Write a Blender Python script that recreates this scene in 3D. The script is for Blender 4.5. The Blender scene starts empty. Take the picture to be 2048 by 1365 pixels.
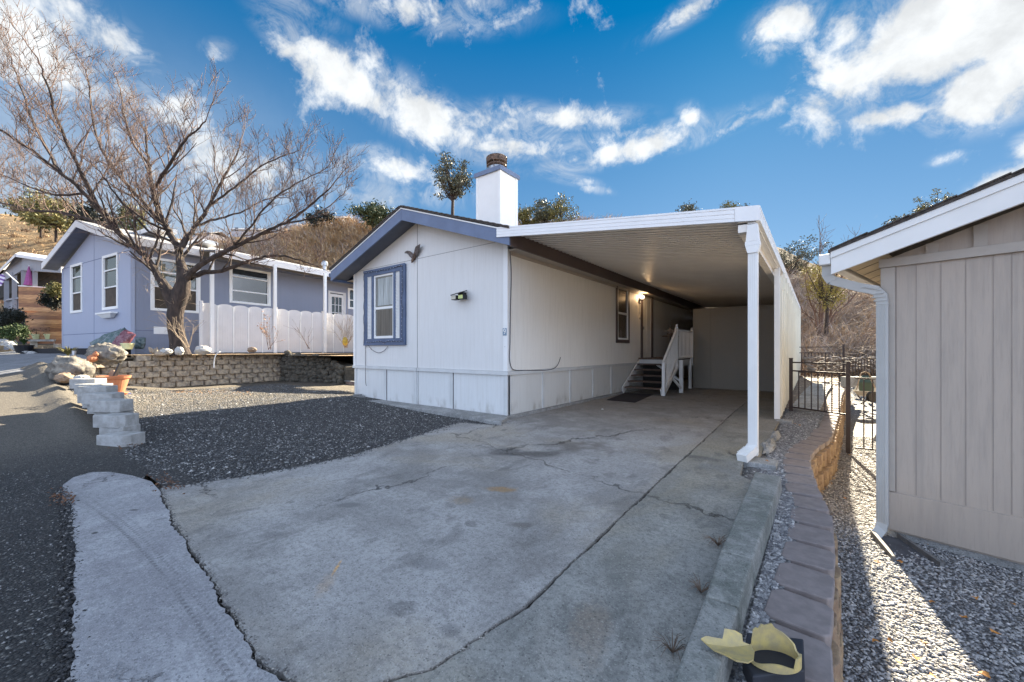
import bpy, bmesh, math, random
import numpy as np
from mathutils import Vector, Matrix, noise as mnoise
random.seed(7)
rng = np.random.default_rng(11)
sc = bpy.context.scene
COL = sc.collection
# ------------------------------------------------------------------ camera
f_, HH, HY, CXP = 796.4, 1.3, 701.0, 1024.0
CX, CY = 4.654, -5.955
FW = (-.6065, .7951); RT = (.7951, .6065)
cam = bpy.data.cameras.new('camera'); cam.lens = 14.0; cam.sensor_width = 36
cam.shift_y = (HY-682.5)/2048; cam.clip_start = .05; cam.clip_end = 6000
co = bpy.data.objects.new('camera', cam); COL.objects.link(co)
co.location = (CX, CY, HH); co.rotation_euler = (math.radians(90), 0, math.atan2(-FW[0], FW[1]))
sc.camera = co
# ------------------------------------------------------------------ sun, sky, exposure
SUN_AZ, SUN_EL = -8.0, 30.0
SUN_STRENGTH, SKY_STRENGTH, EXPOSURE = 5.0, .05, 2.6
sl = bpy.data.lights.new('sun', 'SUN'); sl.energy = SUN_STRENGTH; sl.angle = math.radians(.5); sl.color = (1, .87, .66)
so = bpy.data.objects.new('sun', sl); COL.objects.link(so)
ca, ce = math.radians(SUN_AZ), math.radians(SUN_EL)
sdir = Vector((math.sin(ca)*math.cos(ce), math.cos(ca)*math.cos(ce), math.sin(ce)))
so.rotation_euler = sdir.to_track_quat('Z', 'Y').to_euler(); so.location = (0, 0, 30)
sc.view_settings.view_transform = 'Standard'; sc.view_settings.look = 'None'
sc.view_settings.exposure = EXPOSURE; sc.view_settings.gamma = 1; sc.view_settings.use_curve_mapping = False
world = bpy.data.worlds.new('World'); sc.world = world; world.use_nodes = True

class NT:
    def __init__(s, tree): s.t = tree; s.n = tree.nodes; s.l = tree.links
    def new(s, typ, **kw):
        nd = s.n.new(typ)
        for k, v in kw.items(): setattr(nd, k, v)
        return nd
    def put(s, sock, v):
        if isinstance(v, bpy.types.NodeSocket): s.l.new(v, sock)
        else: sock.default_value = v
    def math(s, op, a, b=None, c=None, clamp=False):
        nd = s.new('ShaderNodeMath', operation=op, use_clamp=clamp); s.put(nd.inputs[0], a)
        if b is not None: s.put(nd.inputs[1], b)
        if c is not None: s.put(nd.inputs[2], c)
        return nd.outputs[0]
    def mix(s, fac, a, b, mode='MIX'):
        nd = s.new('ShaderNodeMix', data_type='RGBA', blend_type=mode); s.put(nd.inputs[0], fac)
        for k, v in ((6, a), (7, b)):
            if not isinstance(v, bpy.types.NodeSocket) and len(v) == 3: v = (*v, 1)
            s.put(nd.inputs[k], v)
        return nd.outputs[2]
    def ramp(s, x, lo, hi, a=0., b=1., smooth=True):
        nd = s.new('ShaderNodeMapRange'); nd.interpolation_type = 'SMOOTHSTEP' if smooth else 'LINEAR'
        for k, v in enumerate((x, lo, hi, a, b)): s.put(nd.inputs[k], v)
        return nd.outputs[0]
    def noise(s, vec, scale, detail=4, rough=.55, dist=0, col=False):
        nd = s.new('ShaderNodeTexNoise'); s.put(nd.inputs['Vector'], vec)
        nd.inputs['Scale'].default_value = scale; nd.inputs['Detail'].default_value = detail
        nd.inputs['Roughness'].default_value = rough; nd.inputs['Distortion'].default_value = dist
        return nd.outputs[1 if col else 0]
    def voro(s, vec, scale, feature='F1', out='Distance', rnd=1):
        nd = s.new('ShaderNodeTexVoronoi', feature=feature); s.put(nd.inputs['Vector'], vec)
        nd.inputs['Scale'].default_value = scale; nd.inputs['Randomness'].default_value = rnd
        return nd.outputs[out]
    def vmul(s, vec, k):
        nd = s.new('ShaderNodeVectorMath', operation='MULTIPLY'); s.put(nd.inputs[0], vec); nd.inputs[1].default_value = k
        return nd.outputs[0]

# world: Nishita sky with procedural clouds placed by compass direction and elevation
w = NT(world.node_tree); w.n.clear()
sky = w.new('ShaderNodeTexSky', sky_type='NISHITA', sun_disc=False)
sky.sun_elevation = ce; sky.sun_rotation = ca; sky.air_density = 1.0; sky.dust_density = .15; sky.ozone_density = 3.0
tc = w.new('ShaderNodeTexCoord'); D = tc.outputs['Generated']
sep = w.new('ShaderNodeSeparateXYZ'); w.l.new(D, sep.inputs[0])
cyaw = math.atan2(-FW[0], FW[1])
fx = w.math('ADD', w.math('MULTIPLY', sep.outputs[0], FW[0]), w.math('MULTIPLY', sep.outputs[1], FW[1]))
rx = w.math('ADD', w.math('MULTIPLY', sep.outputs[0], RT[0]), w.math('MULTIPLY', sep.outputs[1], RT[1]))
AZ = w.math('ARCTAN2', rx, fx)
EL = w.math('ARCSINE', sep.outputs[2])
blobs = [  # px, py, half width, half height, tilt deg, weight
 (70,70,220,130,10,.95),(230,170,200,100,25,.62),(180,60,160,60,15,.8),(560,0,130,30,4,.62),(780,5,240,45,0,.95),(940,0,70,30,0,.9),
 (600,95,80,38,15,.8),(700,165,160,42,24,1.0),(660,120,120,40,20,.75),(860,235,150,50,20,1.0),(930,275,90,35,0,.85),(1120,240,140,26,3,.85),(1010,225,90,28,0,.7),
 (1040,295,180,28,0,.9),(1260,300,200,24,-6,.9),(1450,260,120,15,-10,.75),(765,333,80,34,6,1.0),(730,385,110,40,0,.6),
 (1575,48,72,50,8,1.0),(1545,95,35,30,0,.7),(1384,238,32,26,40,.85),(1385,18,110,28,-12,.66),(435,100,45,28,-20,.45),
 (1890,60,240,120,0,1.6),(1980,170,150,70,0,1.5),(1790,228,80,26,8,1.3),(1760,130,130,60,0,1.3),(2040,30,150,130,0,1.6),(1700,60,60,50,0,1.0),(2010,362,75,26,-18,1.05),
 (1000,250,150,30,2,.8),(1340,255,90,18,-4,.62),(180,120,200,60,30,.5),(690,330,60,30,0,.7),(1885,240,22,8,0,.6),(1890,318,40,14,0,.55),(1130,355,70,14,15,.7),(1190,378,40,10,15,.55),(560,360,190,70,-5,.62),(380,330,220,70,-10,.5),(860,390,100,30,0,.55),(2060,290,40,30,0,.8)]
nzA = w.noise(D, 7.0, 10, .62, .4); nzB = w.noise(D, 21, 8, .65, .3); nz3 = w.noise(D, 11, 8, .7, 1.2)
nz = w.math('ADD', w.math('MULTIPLY', nzA, .66), w.math('MULTIPLY', nzB, .34))
nz2 = w.noise(D, 2.4, 6, .55, .3)
sumd = None
def azel(px, py): return math.atan((px-1024)/f_), math.atan((HY-py)/math.hypot(f_, px-1024))
for bx, by, ha, hb, tl, wt in blobs:
    a0, e0 = azel(bx, by); rr = f_**2+(bx-1024)**2+(HY-by)**2
    ra = ha*f_/(f_**2+(bx-1024)**2)*1.0; rb = hb*math.hypot(f_, bx-1024)/rr*1.0
    t = math.radians(tl); c, s = math.cos(t), math.sin(t)
    u = w.math('SUBTRACT', AZ, a0); v = w.math('SUBTRACT', e0, EL)
    p = w.math('MULTIPLY_ADD', u, c/ra, w.math('MULTIPLY', v, s/ra)); q = w.math('MULTIPLY_ADD', v, c/rb, w.math('MULTIPLY', u, -s/rb))
    d2 = w.math('MULTIPLY_ADD', p, p, w.math('MULTIPLY', q, q))
    g = w.math('MULTIPLY', w.math('EXPONENT', w.math('MULTIPLY', d2, -.85)), wt)
    sumd = g if sumd is None else w.math('MAXIMUM', sumd, g)
behind = w.ramp(fx, .35, -.1, 0, 1)  # bright clouds added behind the camera, out of view, to fill the shade
sumd = w.math('MAXIMUM', sumd, w.math('MULTIPLY', behind, w.ramp(nz2, .25, .55, .35, 1.0)))
dens = w.math('ADD', w.math('MULTIPLY', sumd, 1.25), w.math('MULTIPLY', w.math('SUBTRACT', nz, .5), 5.2))
cov = w.ramp(dens, .36, 1.30, 0, .97)
wisp = w.math('MULTIPLY', w.ramp(sumd, .08, .6, 0, 1), w.ramp(nz3, .35, .7, 0, .45))
veil = w.math('MULTIPLY', w.math('MULTIPLY', w.ramp(AZ, -.25, -.75, 0, 1), w.ramp(EL, .62, .12, 0, .55)), w.ramp(nz2, .15, .7, .55, 1))
wisp = w.math('MAXIMUM', wisp, veil)
wisp = w.math('MAXIMUM', wisp, w.math('MULTIPLY', behind, w.ramp(nz2, .2, .6, .7, .95)))
cov = w.math('MAXIMUM', cov, wisp)
shade = w.ramp(w.noise(D, 14.0, 8, .6, .2), .3, .7, .74, 1.0)
hz = w.ramp(EL, 0.0, .75, 0, 1)
tint = w.mix(hz, (.32, .35, .38, 1), (.0, .21, .315, 1))
skyc = w.mix(1.0, sky.outputs[0], tint, 'MULTIPLY')
skyc = w.mix(.65, skyc, w.mix(w.ramp(EL, 0, .68, smooth=False), (1.0, 1.75, 2.6, 1), (.0, .66, 1.72, 1)))
bk = w.ramp(fx, .25, -.45, 0, 1)
cl = w.mix(bk, (3.6, 3.7, 3.75, 1), (3.6, 4.4, 6.0, 1))
clc = w.new('ShaderNodeVectorMath', operation='SCALE'); w.l.new(cl, clc.inputs[0]); w.l.new(shade, clc.inputs['Scale'])
bank = w.math('MULTIPLY', w.math('MULTIPLY', w.ramp(rx, .2, .85), w.ramp(EL, .75, .2)), w.ramp(fx, .3, -.25))  # unseen clouds at the right brightened to light the carport wall
clc2 = w.new('ShaderNodeVectorMath', operation='SCALE'); w.l.new(clc.outputs[0], clc2.inputs[0]); w.l.new(w.math('ADD', w.math('MULTIPLY', bank, 1.8), w.math('MULTIPLY_ADD', w.math('MULTIPLY', bk, w.ramp(EL, .6, .1)), 1.0, 1.0)), clc2.inputs['Scale']); clc = clc2  # low clouds behind the camera brightened too, for the carport inside
outc = w.mix(cov, skyc, clc.outputs[0])
bg = w.new('ShaderNodeBackground'); w.l.new(outc, bg.inputs[0]); bg.inputs[1].default_value = SKY_STRENGTH
wo = w.new('ShaderNodeOutputWorld'); w.l.new(bg.outputs[0], wo.inputs[0])
world.cycles.sampling_method = 'MANUAL'; world.cycles.sample_map_resolution = 512
sc.cycles.max_bounces = 10; sc.cycles.diffuse_bounces = 8; sc.cycles.transparent_max_bounces = 8

# ------------------------------------------------------------------ where things stand, worked out from the photograph
def pt(px, py, Z):
    X = (px-CXP)/f_*Z
    return Vector((CX+Z*FW[0]+X*RT[0], CY+Z*FW[1]+X*RT[1], HH-(py-HY)*Z/f_))
def gp(px, py, z=0): return pt(px, py, f_*(HH-z)/(py-HY))
def ray(px):
    k = (px-CXP)/f_; return FW[0]+k*RT[0], FW[1]+k*RT[1]
def onY(px, py, Y): return pt(px, py, (Y-CY)/ray(px)[1])
def onX(px, py, X): return pt(px, py, (X-CX)/ray(px)[0])

# ------------------------------------------------------------------ mesh building
class MB:
    def __init__(s, M=None): s.v = []; s.f = []; s.M = M
    def add(s, vs, fs):
        o = len(s.v); s.v += [tuple(v) for v in vs]; s.f += [tuple(i+o for i in fc) for fc in fs]; return s
    def box(s, x0, x1, y0, y1, z0, z1, M=None):
        vs = [Vector((x, y, z)) for z in (z0, z1) for y in (y0, y1) for x in (x0, x1)]
        if M: vs = [M@v for v in vs]
        return s.add(vs, [(0,2,3,1),(4,5,7,6),(0,1,5,4),(2,6,7,3),(0,4,6,2),(1,3,7,5)])
    def prism(s, poly, z0, z1, M=None):
        n = len(poly); vs = [Vector((p[0], p[1], z0)) for p in poly]+[Vector((p[0], p[1], z1)) for p in poly]
        if M: vs = [M@v for v in vs]
        return s.add(vs, [tuple(range(n-1, -1, -1)), tuple(range(n, 2*n))]+[(i, (i+1) % n, n+(i+1) % n, n+i) for i in range(n)])
    def slab(s, top, down):  # top: list of 3d corners, extruded by vector down
        n = len(top); vs = [Vector(p) for p in top]+[Vector(p)+Vector(down) for p in top]
        return s.add(vs, [tuple(range(n)), tuple(range(2*n-1, n-1, -1))]+[(i, n+i, n+(i+1) % n, (i+1) % n) for i in range(n)])
    def bar(s, a, b, wx, wz=None, up=(0, 0, 1)):
        a = Vector(a); b = Vector(b); wz = wz or wx; d = (b-a).normalized(); up = Vector(up)
        if abs(d.dot(up)) > .98: up = Vector((0, 1, 0))
        x = d.cross(up).normalized(); z = x.cross(d)
        vs = [p+x*sx*wx/2+z*sz*wz/2 for p in (a, b) for sx, sz in ((-1,-1),(1,-1),(1,1),(-1,1))]
        return s.add(vs, [(3,2,1,0),(4,5,6,7),(0,1,5,4),(1,2,6,5),(2,3,7,6),(3,0,4,7)])
    def tube(s, pts, rad, n=8, cap=True):
        pts = [Vector(p) for p in pts]
        if not hasattr(rad, '__len__'): rad = [rad]*len(pts)
        vs = []; ref = None
        for i, p in enumerate(pts):
            d = (pts[min(i+1, len(pts)-1)]-pts[max(i-1, 0)])
            d = d.normalized() if d.length > 1e-9 else Vector((0, 0, 1))
            if ref is None:
                ref = Vector((1, 0, 0)) if abs(d.x) < .8 else Vector((0, 1, 0))
            x = (ref-d*ref.dot(d)).normalized(); y = d.cross(x); ref = x
            for k in range(n):
                a = 2*math.pi*k/n; vs.append(p+(x*math.cos(a)+y*math.sin(a))*rad[i])
        m = len(pts)
        fs = [(i*n+k, i*n+(k+1) % n, (i+1)*n+(k+1) % n, (i+1)*n+k) for i in range(m-1) for k in range(n)]
        if cap: fs += [tuple(range(n-1, -1, -1)), tuple((m-1)*n+k for k in range(n))]
        return s.add(vs, fs)
    def lathe(s, prof, c=(0, 0, 0), n=20):  # prof: (r, z)
        vs = [(c[0]+r*math.cos(2*math.pi*k/n), c[1]+r*math.sin(2*math.pi*k/n), c[2]+z) for r, z in prof for k in range(n)]
        m = len(prof)
        fs = [(i*n+k, i*n+(k+1) % n, (i+1)*n+(k+1) % n, (i+1)*n+k) for i in range(m-1) for k in range(n)]
        fs += [tuple(range(n-1, -1, -1)), tuple((m-1)*n+k for k in range(n))]
        return s.add(vs, fs)
    def rock(s, c, r, seed=0, n=14, m=9, rough=.18):
        rs = np.random.default_rng(seed); ph = rs.uniform(0, 6.28, (7, 3)); am = rs.uniform(.3, 1, 7)
        vs = []
        for j in range(m+1):
            t = math.pi*j/m
            for i in range(n):
                a = 2*math.pi*i/n; d = Vector((math.sin(t)*math.cos(a), math.sin(t)*math.sin(a), math.cos(t)))
                k = 1+rough*sum(am[q]*math.sin((1.2+q*.8)*d.x*2+ph[q][0])*math.cos((1+q*.7)*d.y*2+ph[q][1])*math.sin((1.1+q*.6)*d.z*2+ph[q][2]) for q in range(7))
                if n >= 14 and rough > .06: k += .10*mnoise.fractal(d*2.3+Vector((seed, 0, 0)), .7, 2.1, 4)
                vs.append((c[0]+d.x*r[0]*k, c[1]+d.y*r[1]*k, c[2]+d.z*r[2]*k))
        fs = [(j*n+i, (j+1)*n+i, (j+1)*n+(i+1) % n, j*n+(i+1) % n) for j in range(m) for i in range(n)]
        return s.add(vs, fs)
def mesh_np(name, V, Fq, k):
    me = bpy.data.meshes.new(name); n = len(Fq)
    me.vertices.add(len(V)); me.vertices.foreach_set('co', np.asarray(V, dtype=np.float32).ravel())
    me.loops.add(n*k); me.loops.foreach_set('vertex_index', np.asarray(Fq, dtype=np.int32).ravel())
    me.polygons.add(n); me.polygons.foreach_set('loop_start', np.arange(0, n*k, k, dtype=np.int32))
    me.update(calc_edges=True); me.validate(); return me
def wmat(o):
    return (wmat(o.parent) if o.parent else Matrix())@o.matrix_basis
def finish(me, name, mat, parent=None, smooth=False, bevel=0, label=None):
    o = bpy.data.objects.new(name, me); COL.objects.link(o)
    if mat: me.materials.append(mat)
    if smooth: me.polygons.foreach_set('use_smooth', [True]*len(me.polygons))
    if parent is not None:
        o.parent = parent; me.transform(wmat(parent).inverted())
    if bevel:
        b = o.modifiers.new('bevel', 'BEVEL'); b.width = bevel; b.segments = 2; b.limit_method = 'ANGLE'
    if label: o['label'] = label
    return o
def build(mb, name, mat, parent=None, **kw):
    """world-space mesh -> one object; under a parent the mesh is moved into the parent's frame"""
    me = bpy.data.meshes.new(name); me.from_pydata([tuple(v) for v in mb.v], [], mb.f); me.update()
    return finish(me, name, mat, parent, **kw)
def thing(name, label, cat, loc=(0, 0, 0), rz=0, group=None):
    o = bpy.data.objects.new(name, None); COL.objects.link(o); o.empty_display_size = .2
    o.matrix_basis = Matrix.Translation(Vector(loc))@Matrix.Rotation(rz, 4, 'Z')
    return tag(o, label, cat, group)
def tag(o, label, cat, group=None):
    o['label'] = label; o['category'] = cat
    if group: o['group'] = group
    return o
def single(mb, name, mat, label, cat, loc, group=None, **kw):
    """a thing that is one mesh, with its origin at its base"""
    me = bpy.data.meshes.new(name); me.from_pydata([tuple(v) for v in mb.v], [], mb.f); me.update()
    me.transform(Matrix.Translation(-Vector(loc)))
    o = finish(me, name, mat, **kw); o.location = loc
    return tag(o, label, cat, group)
def struct(o): o['kind'] = 'structure'; return o
def stuff(o): o['kind'] = 'stuff'; return o

# ------------------------------------------------------------------ materials
def newmat(name):
    m = bpy.data.materials.new(name); m.use_nodes = True; t = NT(m.node_tree)
    b = t.n['Principled BSDF']; tc = t.new('ShaderNodeTexCoord')
    g = t.new('ShaderNodeNewGeometry')
    return m, t, b, tc.outputs['Object'], g.outputs['Position']
def bump(t, b, h, strength=.5, dist=.01):
    n = t.new('ShaderNodeBump'); n.inputs['Strength'].default_value = strength; n.inputs['Distance'].default_value = dist
    t.put(n.inputs['Height'], h); t.l.new(n.outputs[0], b.inputs['Normal'])
def mat(name, col, rough=.6, var=.15, scale=4, bs=0, bd=.004, metal=0, col2=None, stretch=None, spec=None):
    m, t, b, O, P = newmat(name)
    v = t.vmul(P, stretch) if stretch else P
    n = t.noise(v, scale, 6, .6)
    c2 = col2 or tuple(max(0, c*(1-var*2)) for c in col)
    c = t.mix(t.ramp(n, .3, .72), c2, col)
    b.inputs['Roughness'].default_value = rough; b.inputs['Metallic'].default_value = metal
    if spec is not None: b.inputs['Specular IOR Level'].default_value = spec
    t.l.new(c, b.inputs['Base Color'])
    if bs: bump(t, b, t.noise(v, bs, 5, .6), .6, bd)
    return m
def glassm(name, col=(.02, .025, .03), rough=.05):
    m, t, b, O, P = newmat(name)
    b.inputs['Base Color'].default_value = (*col, 1); b.inputs['Roughness'].default_value = rough
    b.inputs['Specular IOR Level'].default_value = 1.0; b.inputs['Coat Weight'].default_value = .6
    n = t.noise(P, 1.3, 2); bump(t, b, n, .15, .02)
    return m
def siding(name, col, axis, groove=.1, depth=.004, dirt=.06, stain=(.45, .42, .36), zlow=None):
    m, t, b, O, P = newmat(name)
    sp = t.new('ShaderNodeSeparateXYZ'); t.l.new(P, sp.inputs[0])
    u = t.math('MULTIPLY_ADD', sp.outputs[0], axis[0], t.math('MULTIPLY', sp.outputs[1], axis[1]))
    fr = t.math('FRACT', t.math('DIVIDE', u, groove))
    g = t.ramp(t.math('ABSOLUTE', t.math('SUBTRACT', fr, .5)), .04, .0, 0, 1)
    streak = t.noise(t.vmul(P, (9, 9, .7)), 1.6, 5, .6)
    big = t.noise(P, .9, 5, .6)
    c = t.mix(t.math('MULTIPLY', t.ramp(streak, .42, .75), dirt*3), col, stain)
    c = t.mix(t.ramp(big, .35, .7, 0, .5), c, tuple(x*.93 for x in col))
    if zlow is not None:
        lowd = t.math('MULTIPLY', t.ramp(sp.outputs[2], zlow+.35, zlow, 0, 1), t.ramp(t.noise(t.vmul(P, (4, 4, 2)), 1.3, 7), .50, .72, .0, .6))
        c = t.mix(lowd, c, (.22, .19, .14))
    c = t.mix(t.math('MULTIPLY', g, .16), c, tuple(x*.45 for x in col))
    t.l.new(c, b.inputs['Base Color']); b.inputs['Roughness'].default_value = .55
    grain = t.noise(t.vmul(P, (55, 55, 3)), 1.5, 5, .65); c = t.mix(t.ramp(grain, .52, .68, 0, .10+dirt*.6), c, tuple(x*.62 for x in col))
    t.l.new(c, b.inputs['Base Color'])
    h = t.math('ADD', t.math('MULTIPLY', g, -1.0), t.math('MULTIPLY', grain, .7))
    bump(t, b, h, .5, depth)
    return m

def concrete(name, col, dark, crack=True, stains=True, sc_=1.0, marks=(), tracks=()):
    m, t, b, O, P = newmat(name)
    sp = t.new('ShaderNodeSeparateXYZ'); t.l.new(P, sp.inputs[0]); X, Y = sp.outputs[0], sp.outputs[1]
    n1 = t.noise(P, .55*sc_, 8, .62, .4); n2 = t.noise(P, 2.3*sc_, 9, .68, .3); n3 = t.noise(P, 26, 6, .75); n4 = t.noise(P, 95, 3, .7)
    c = t.mix(t.ramp(n1, .38, .62), dark, col)
    c = t.mix(t.ramp(n2, .44, .66, 0, .6), c, tuple(x*1.28 for x in col))
    if stains:
        warm = t.noise(P, .42, 6, .6, .5); c = t.mix(t.ramp(warm, .48, .66, 0, .55), c, (col[0]*1.02, col[1]*.90, col[2]*.68))
        s1 = t.noise(t.vmul(P, (1.3, .8, 1)), 2.2, 7, .62, .6); c = t.mix(t.ramp(s1, .56, .64, 0, .42), c, tuple(x*.6 for x in dark))
        s3 = t.noise(P, 5.5, 5, .6, .3); c = t.mix(t.ramp(s3, .63, .68, 0, .35), c, tuple(x*.55 for x in dark))
        wsp = t.new('ShaderNodeVectorMath', operation='MULTIPLY_ADD'); t.l.new(t.noise(P, 9, 4, .6, 0, True), wsp.inputs[0]); wsp.inputs[1].default_value = (.22, .22, 0); t.l.new(P, wsp.inputs[2])
        spots = t.voro(wsp.outputs[0], 2.6); c = t.mix(t.math('MULTIPLY', t.ramp(spots, .17, .11), t.ramp(n1, .48, .56, 0, .5)), c, tuple(x*.45 for x in dark))
        rust = t.noise(P, .9, 6, .6, .6); c = t.mix(t.ramp(rust, .66, .76, 0, .5), c, (.30, .20, .10))
        sm = t.noise(t.vmul(P, (1, .16, 1)), 6, 6, .65, .2); c = t.mix(t.ramp(sm, .60, .70, 0, .22), c, tuple(x*1.5 for x in col))
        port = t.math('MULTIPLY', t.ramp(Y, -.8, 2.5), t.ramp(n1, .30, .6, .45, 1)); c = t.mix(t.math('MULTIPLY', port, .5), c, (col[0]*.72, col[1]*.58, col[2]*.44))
    for (mx, my, ra, rb, ang, mc, ms) in marks:
        u = t.math('SUBTRACT', X, mx); v = t.math('SUBTRACT', Y, my); ca_, sa_ = math.cos(ang), math.sin(ang)
        p = t.math('MULTIPLY_ADD', u, ca_/ra, t.math('MULTIPLY', v, sa_/ra)); q = t.math('MULTIPLY_ADD', v, ca_/rb, t.math('MULTIPLY', u, -sa_/rb))
        d2 = t.math('MULTIPLY_ADD', p, p, t.math('MULTIPLY', q, q)); d2 = t.math('ADD', d2, t.math('MULTIPLY', t.math('SUBTRACT', n2, .5), 6.0)); d2 = t.math('ADD', d2, t.math('MULTIPLY', t.math('SUBTRACT', n3, .5), 3.0))
        c = t.mix(t.ramp(d2, 1.5, -.3, 0, ms), c, mc)
    for (x0, y0, x1, y1, wd, bend) in tracks:   # tyre track: a band with cross ribs
        L = math.hypot(x1-x0, y1-y0); dx, dy = (x1-x0)/L, (y1-y0)/L
        u = t.math('SUBTRACT', X, x0); v = t.math('SUBTRACT', Y, y0)
        al = t.math('MULTIPLY_ADD', u, dx, t.math('MULTIPLY', v, dy)); ac = t.math('MULTIPLY_ADD', u, -dy, t.math('MULTIPLY', v, dx))
        k = t.math('DIVIDE', al, L); ac = t.math('SUBTRACT', ac, t.math('MULTIPLY', t.math('MULTIPLY', k, t.math('SUBTRACT', 1, k)), bend))
        band = t.ramp(t.math('ABSOLUTE', ac), wd*.5, wd*.38); rib = t.ramp(t.math('SINE', t.math('MULTIPLY_ADD', al, 150, t.math('MULTIPLY', t.math('ABSOLUTE', ac), 120))), -.2, .5, .25, 1)
        lines = t.ramp(t.math('SINE', t.math('MULTIPLY', ac, 130)), .1, .8, .35, 1)
        c = t.mix(t.math('MULTIPLY', t.math('MULTIPLY', band, rib), t.math('MULTIPLY', lines, t.ramp(n2, .3, .6, .15, .55))), c, tuple(x*.42 for x in dark))
    c = t.mix(t.ramp(n3, .44, .62, 0, .42), c, tuple(x*.55 for x in dark)); pit = t.voro(P, 38); c = t.mix(t.ramp(pit, .20, .13, 0, .6), c, tuple(x*.35 for x in dark)); c = t.mix(t.ramp(n4, .56, .66, 0, .55), c, tuple(x*.45 for x in dark)); c = t.mix(t.ramp(n4, .42, .32, 0, .55), c, tuple(min(.8, x*1.5) for x in col))
    h = t.math('ADD', t.math('MULTIPLY', n3, .5), t.math('MULTIPLY', n4, .5))
    if crack:
        warp = t.new('ShaderNodeVectorMath', operation='MULTIPLY_ADD'); t.l.new(t.noise(P, 2.2, 7, .65, 0, True), warp.inputs[0]); warp.inputs[1].default_value = (.9, .9, 0); t.l.new(P, warp.inputs[2])
        e = t.voro(warp.outputs[0], .30, 'DISTANCE_TO_EDGE')
        k = t.ramp(e, .0040, .0008, 0, 1); k = t.math('MULTIPLY', k, t.ramp(t.noise(P, .7, 3), .42, .60, 0, .8))
        c = t.mix(t.math('MULTIPLY', k, .8), c, (.035, .03, .028)); h = t.math('SUBTRACT', h, t.math('MULTIPLY', k, 2))
    t.l.new(c, b.inputs['Base Color']); b.inputs['Roughness'].default_value = .8; b.inputs['Specular IOR Level'].default_value = .3
    bump(t, b, h, 1.0, .009)
    return m
def gravelm(name, cols, scale, bumpd=.02, dirt=None, patch=.5, west=None, cracks=False):
    m, t, b, O, P = newmat(name)
    cv = t.voro(P, scale, out='Color'); d = t.voro(P, scale)
    sp = t.new('ShaderNodeSeparateColor'); t.l.new(cv, sp.inputs[0])
    c = t.mix(t.ramp(sp.outputs[0], .1, .7, smooth=False), cols[0], cols[1])
    c = t.mix(t.ramp(sp.outputs[1], .80, .92), c, cols[2]); c = t.mix(t.ramp(sp.outputs[1], .965, .975), c, tuple(min(.75, x*2.2) for x in cols[2]))
    c = t.mix(t.ramp(d, .35, .8, 0, .75), c, tuple(x*.3 for x in cols[0]))
    if dirt:
        n = t.noise(P, patch, 6, .6, .5); c = t.mix(t.ramp(n, .55, .72, 0, .75), c, dirt)
    if cracks:
        wp = t.new('ShaderNodeVectorMath', operation='MULTIPLY_ADD'); t.l.new(t.noise(P, 2.5, 6, .65, 0, True), wp.inputs[0]); wp.inputs[1].default_value = (.7, .7, 0); t.l.new(P, wp.inputs[2])
        e = t.voro(wp.outputs[0], .55, 'DISTANCE_TO_EDGE'); ck = t.math('MULTIPLY', t.ramp(e, .012, .004), t.ramp(t.noise(P, .6, 3), .40, .55)); c = t.mix(t.math('MULTIPLY', ck, .8), c, (.008, .008, .008))
        gt_ = t.noise(P, 160, 3, .8); c = t.mix(t.ramp(gt_, .60, .70, 0, .5), c, tuple(x*2.4 for x in cols[1]))
    if west:   # lighter tan towards the west end: sunlight put into the colour
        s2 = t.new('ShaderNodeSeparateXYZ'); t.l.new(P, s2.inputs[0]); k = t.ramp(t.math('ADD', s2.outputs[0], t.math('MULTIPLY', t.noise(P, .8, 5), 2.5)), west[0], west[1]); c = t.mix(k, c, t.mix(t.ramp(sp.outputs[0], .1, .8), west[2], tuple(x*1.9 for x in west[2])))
    t.l.new(c, b.inputs['Base Color']); b.inputs['Roughness'].default_value = .75
    h = t.math('ADD', t.math('MULTIPLY', t.math('SUBTRACT', 1, d), 1.0), t.math('MULTIPLY', sp.outputs[2], .8))
    bump(t, b, h, 1.0, bumpd)
    return m
M = {}
M['white'] = mat('white_paint', (.78, .78, .76), .45, .03, 3)
M['white_rib'] = mat('white_aluminium', (.80, .80, .79), .35, .03, 2)
M['pan'] = mat('carport_pan', (.86, .82, .76), .36, .04, 2, metal=0)
_m = M['pan']; _t = NT(_m.node_tree); _b = _t.n['Principled BSDF']; _g_ = _t.new('ShaderNodeNewGeometry'); _s = _t.new('ShaderNodeSeparateXYZ'); _t.l.new(_g_.outputs['Position'], _s.inputs[0])
_old = _b.inputs['Base Color'].links[0].from_socket; _k = _t.math('FRACT', _t.math('DIVIDE', _t.math('ADD', _s.outputs[1], .44), .15))
_t.l.new(_t.mix(_t.math('MULTIPLY', _t.math('GREATER_THAN', _k, .70), .36), _old, (.34, .31, .27)), _b.inputs['Base Color'])
M['front'] = siding('front_siding', (.68, .675, .655), (1, 0), .1)
M['side'] = siding('side_siding', (.82, .80, .74), (0, 1), .1)
M['skirtf'] = siding('skirt_front', (.66, .67, .66), (1, 0), .12, zlow=.02)
M['skirts'] = siding('skirt_side', (.64, .64, .61), (0, 1), .12, zlow=.02)
M['band'] = mat('band_trim', (.60, .61, .60), .55, .06, 3)
M['bluetrim'] = mat('blue_grey_trim', (.085, .125, .215), .5, .12, 3, bs=40, bd=.001)
M['bluefascia'] = mat('blue_fascia', (.14, .185, .29), .55, .10, 2.5, bs=40, bd=.001)
M['brown'] = mat('brown_trim', (.085, .06, .055), .5, .1, 3)
M['seam'] = mat('seam_shadow_gap', (.16, .15, .145), .8, .1)
M['shingle'] = mat('roof_shingle', (.10, .085, .075), .9, .3, 25, bs=60, bd=.006)
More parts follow.
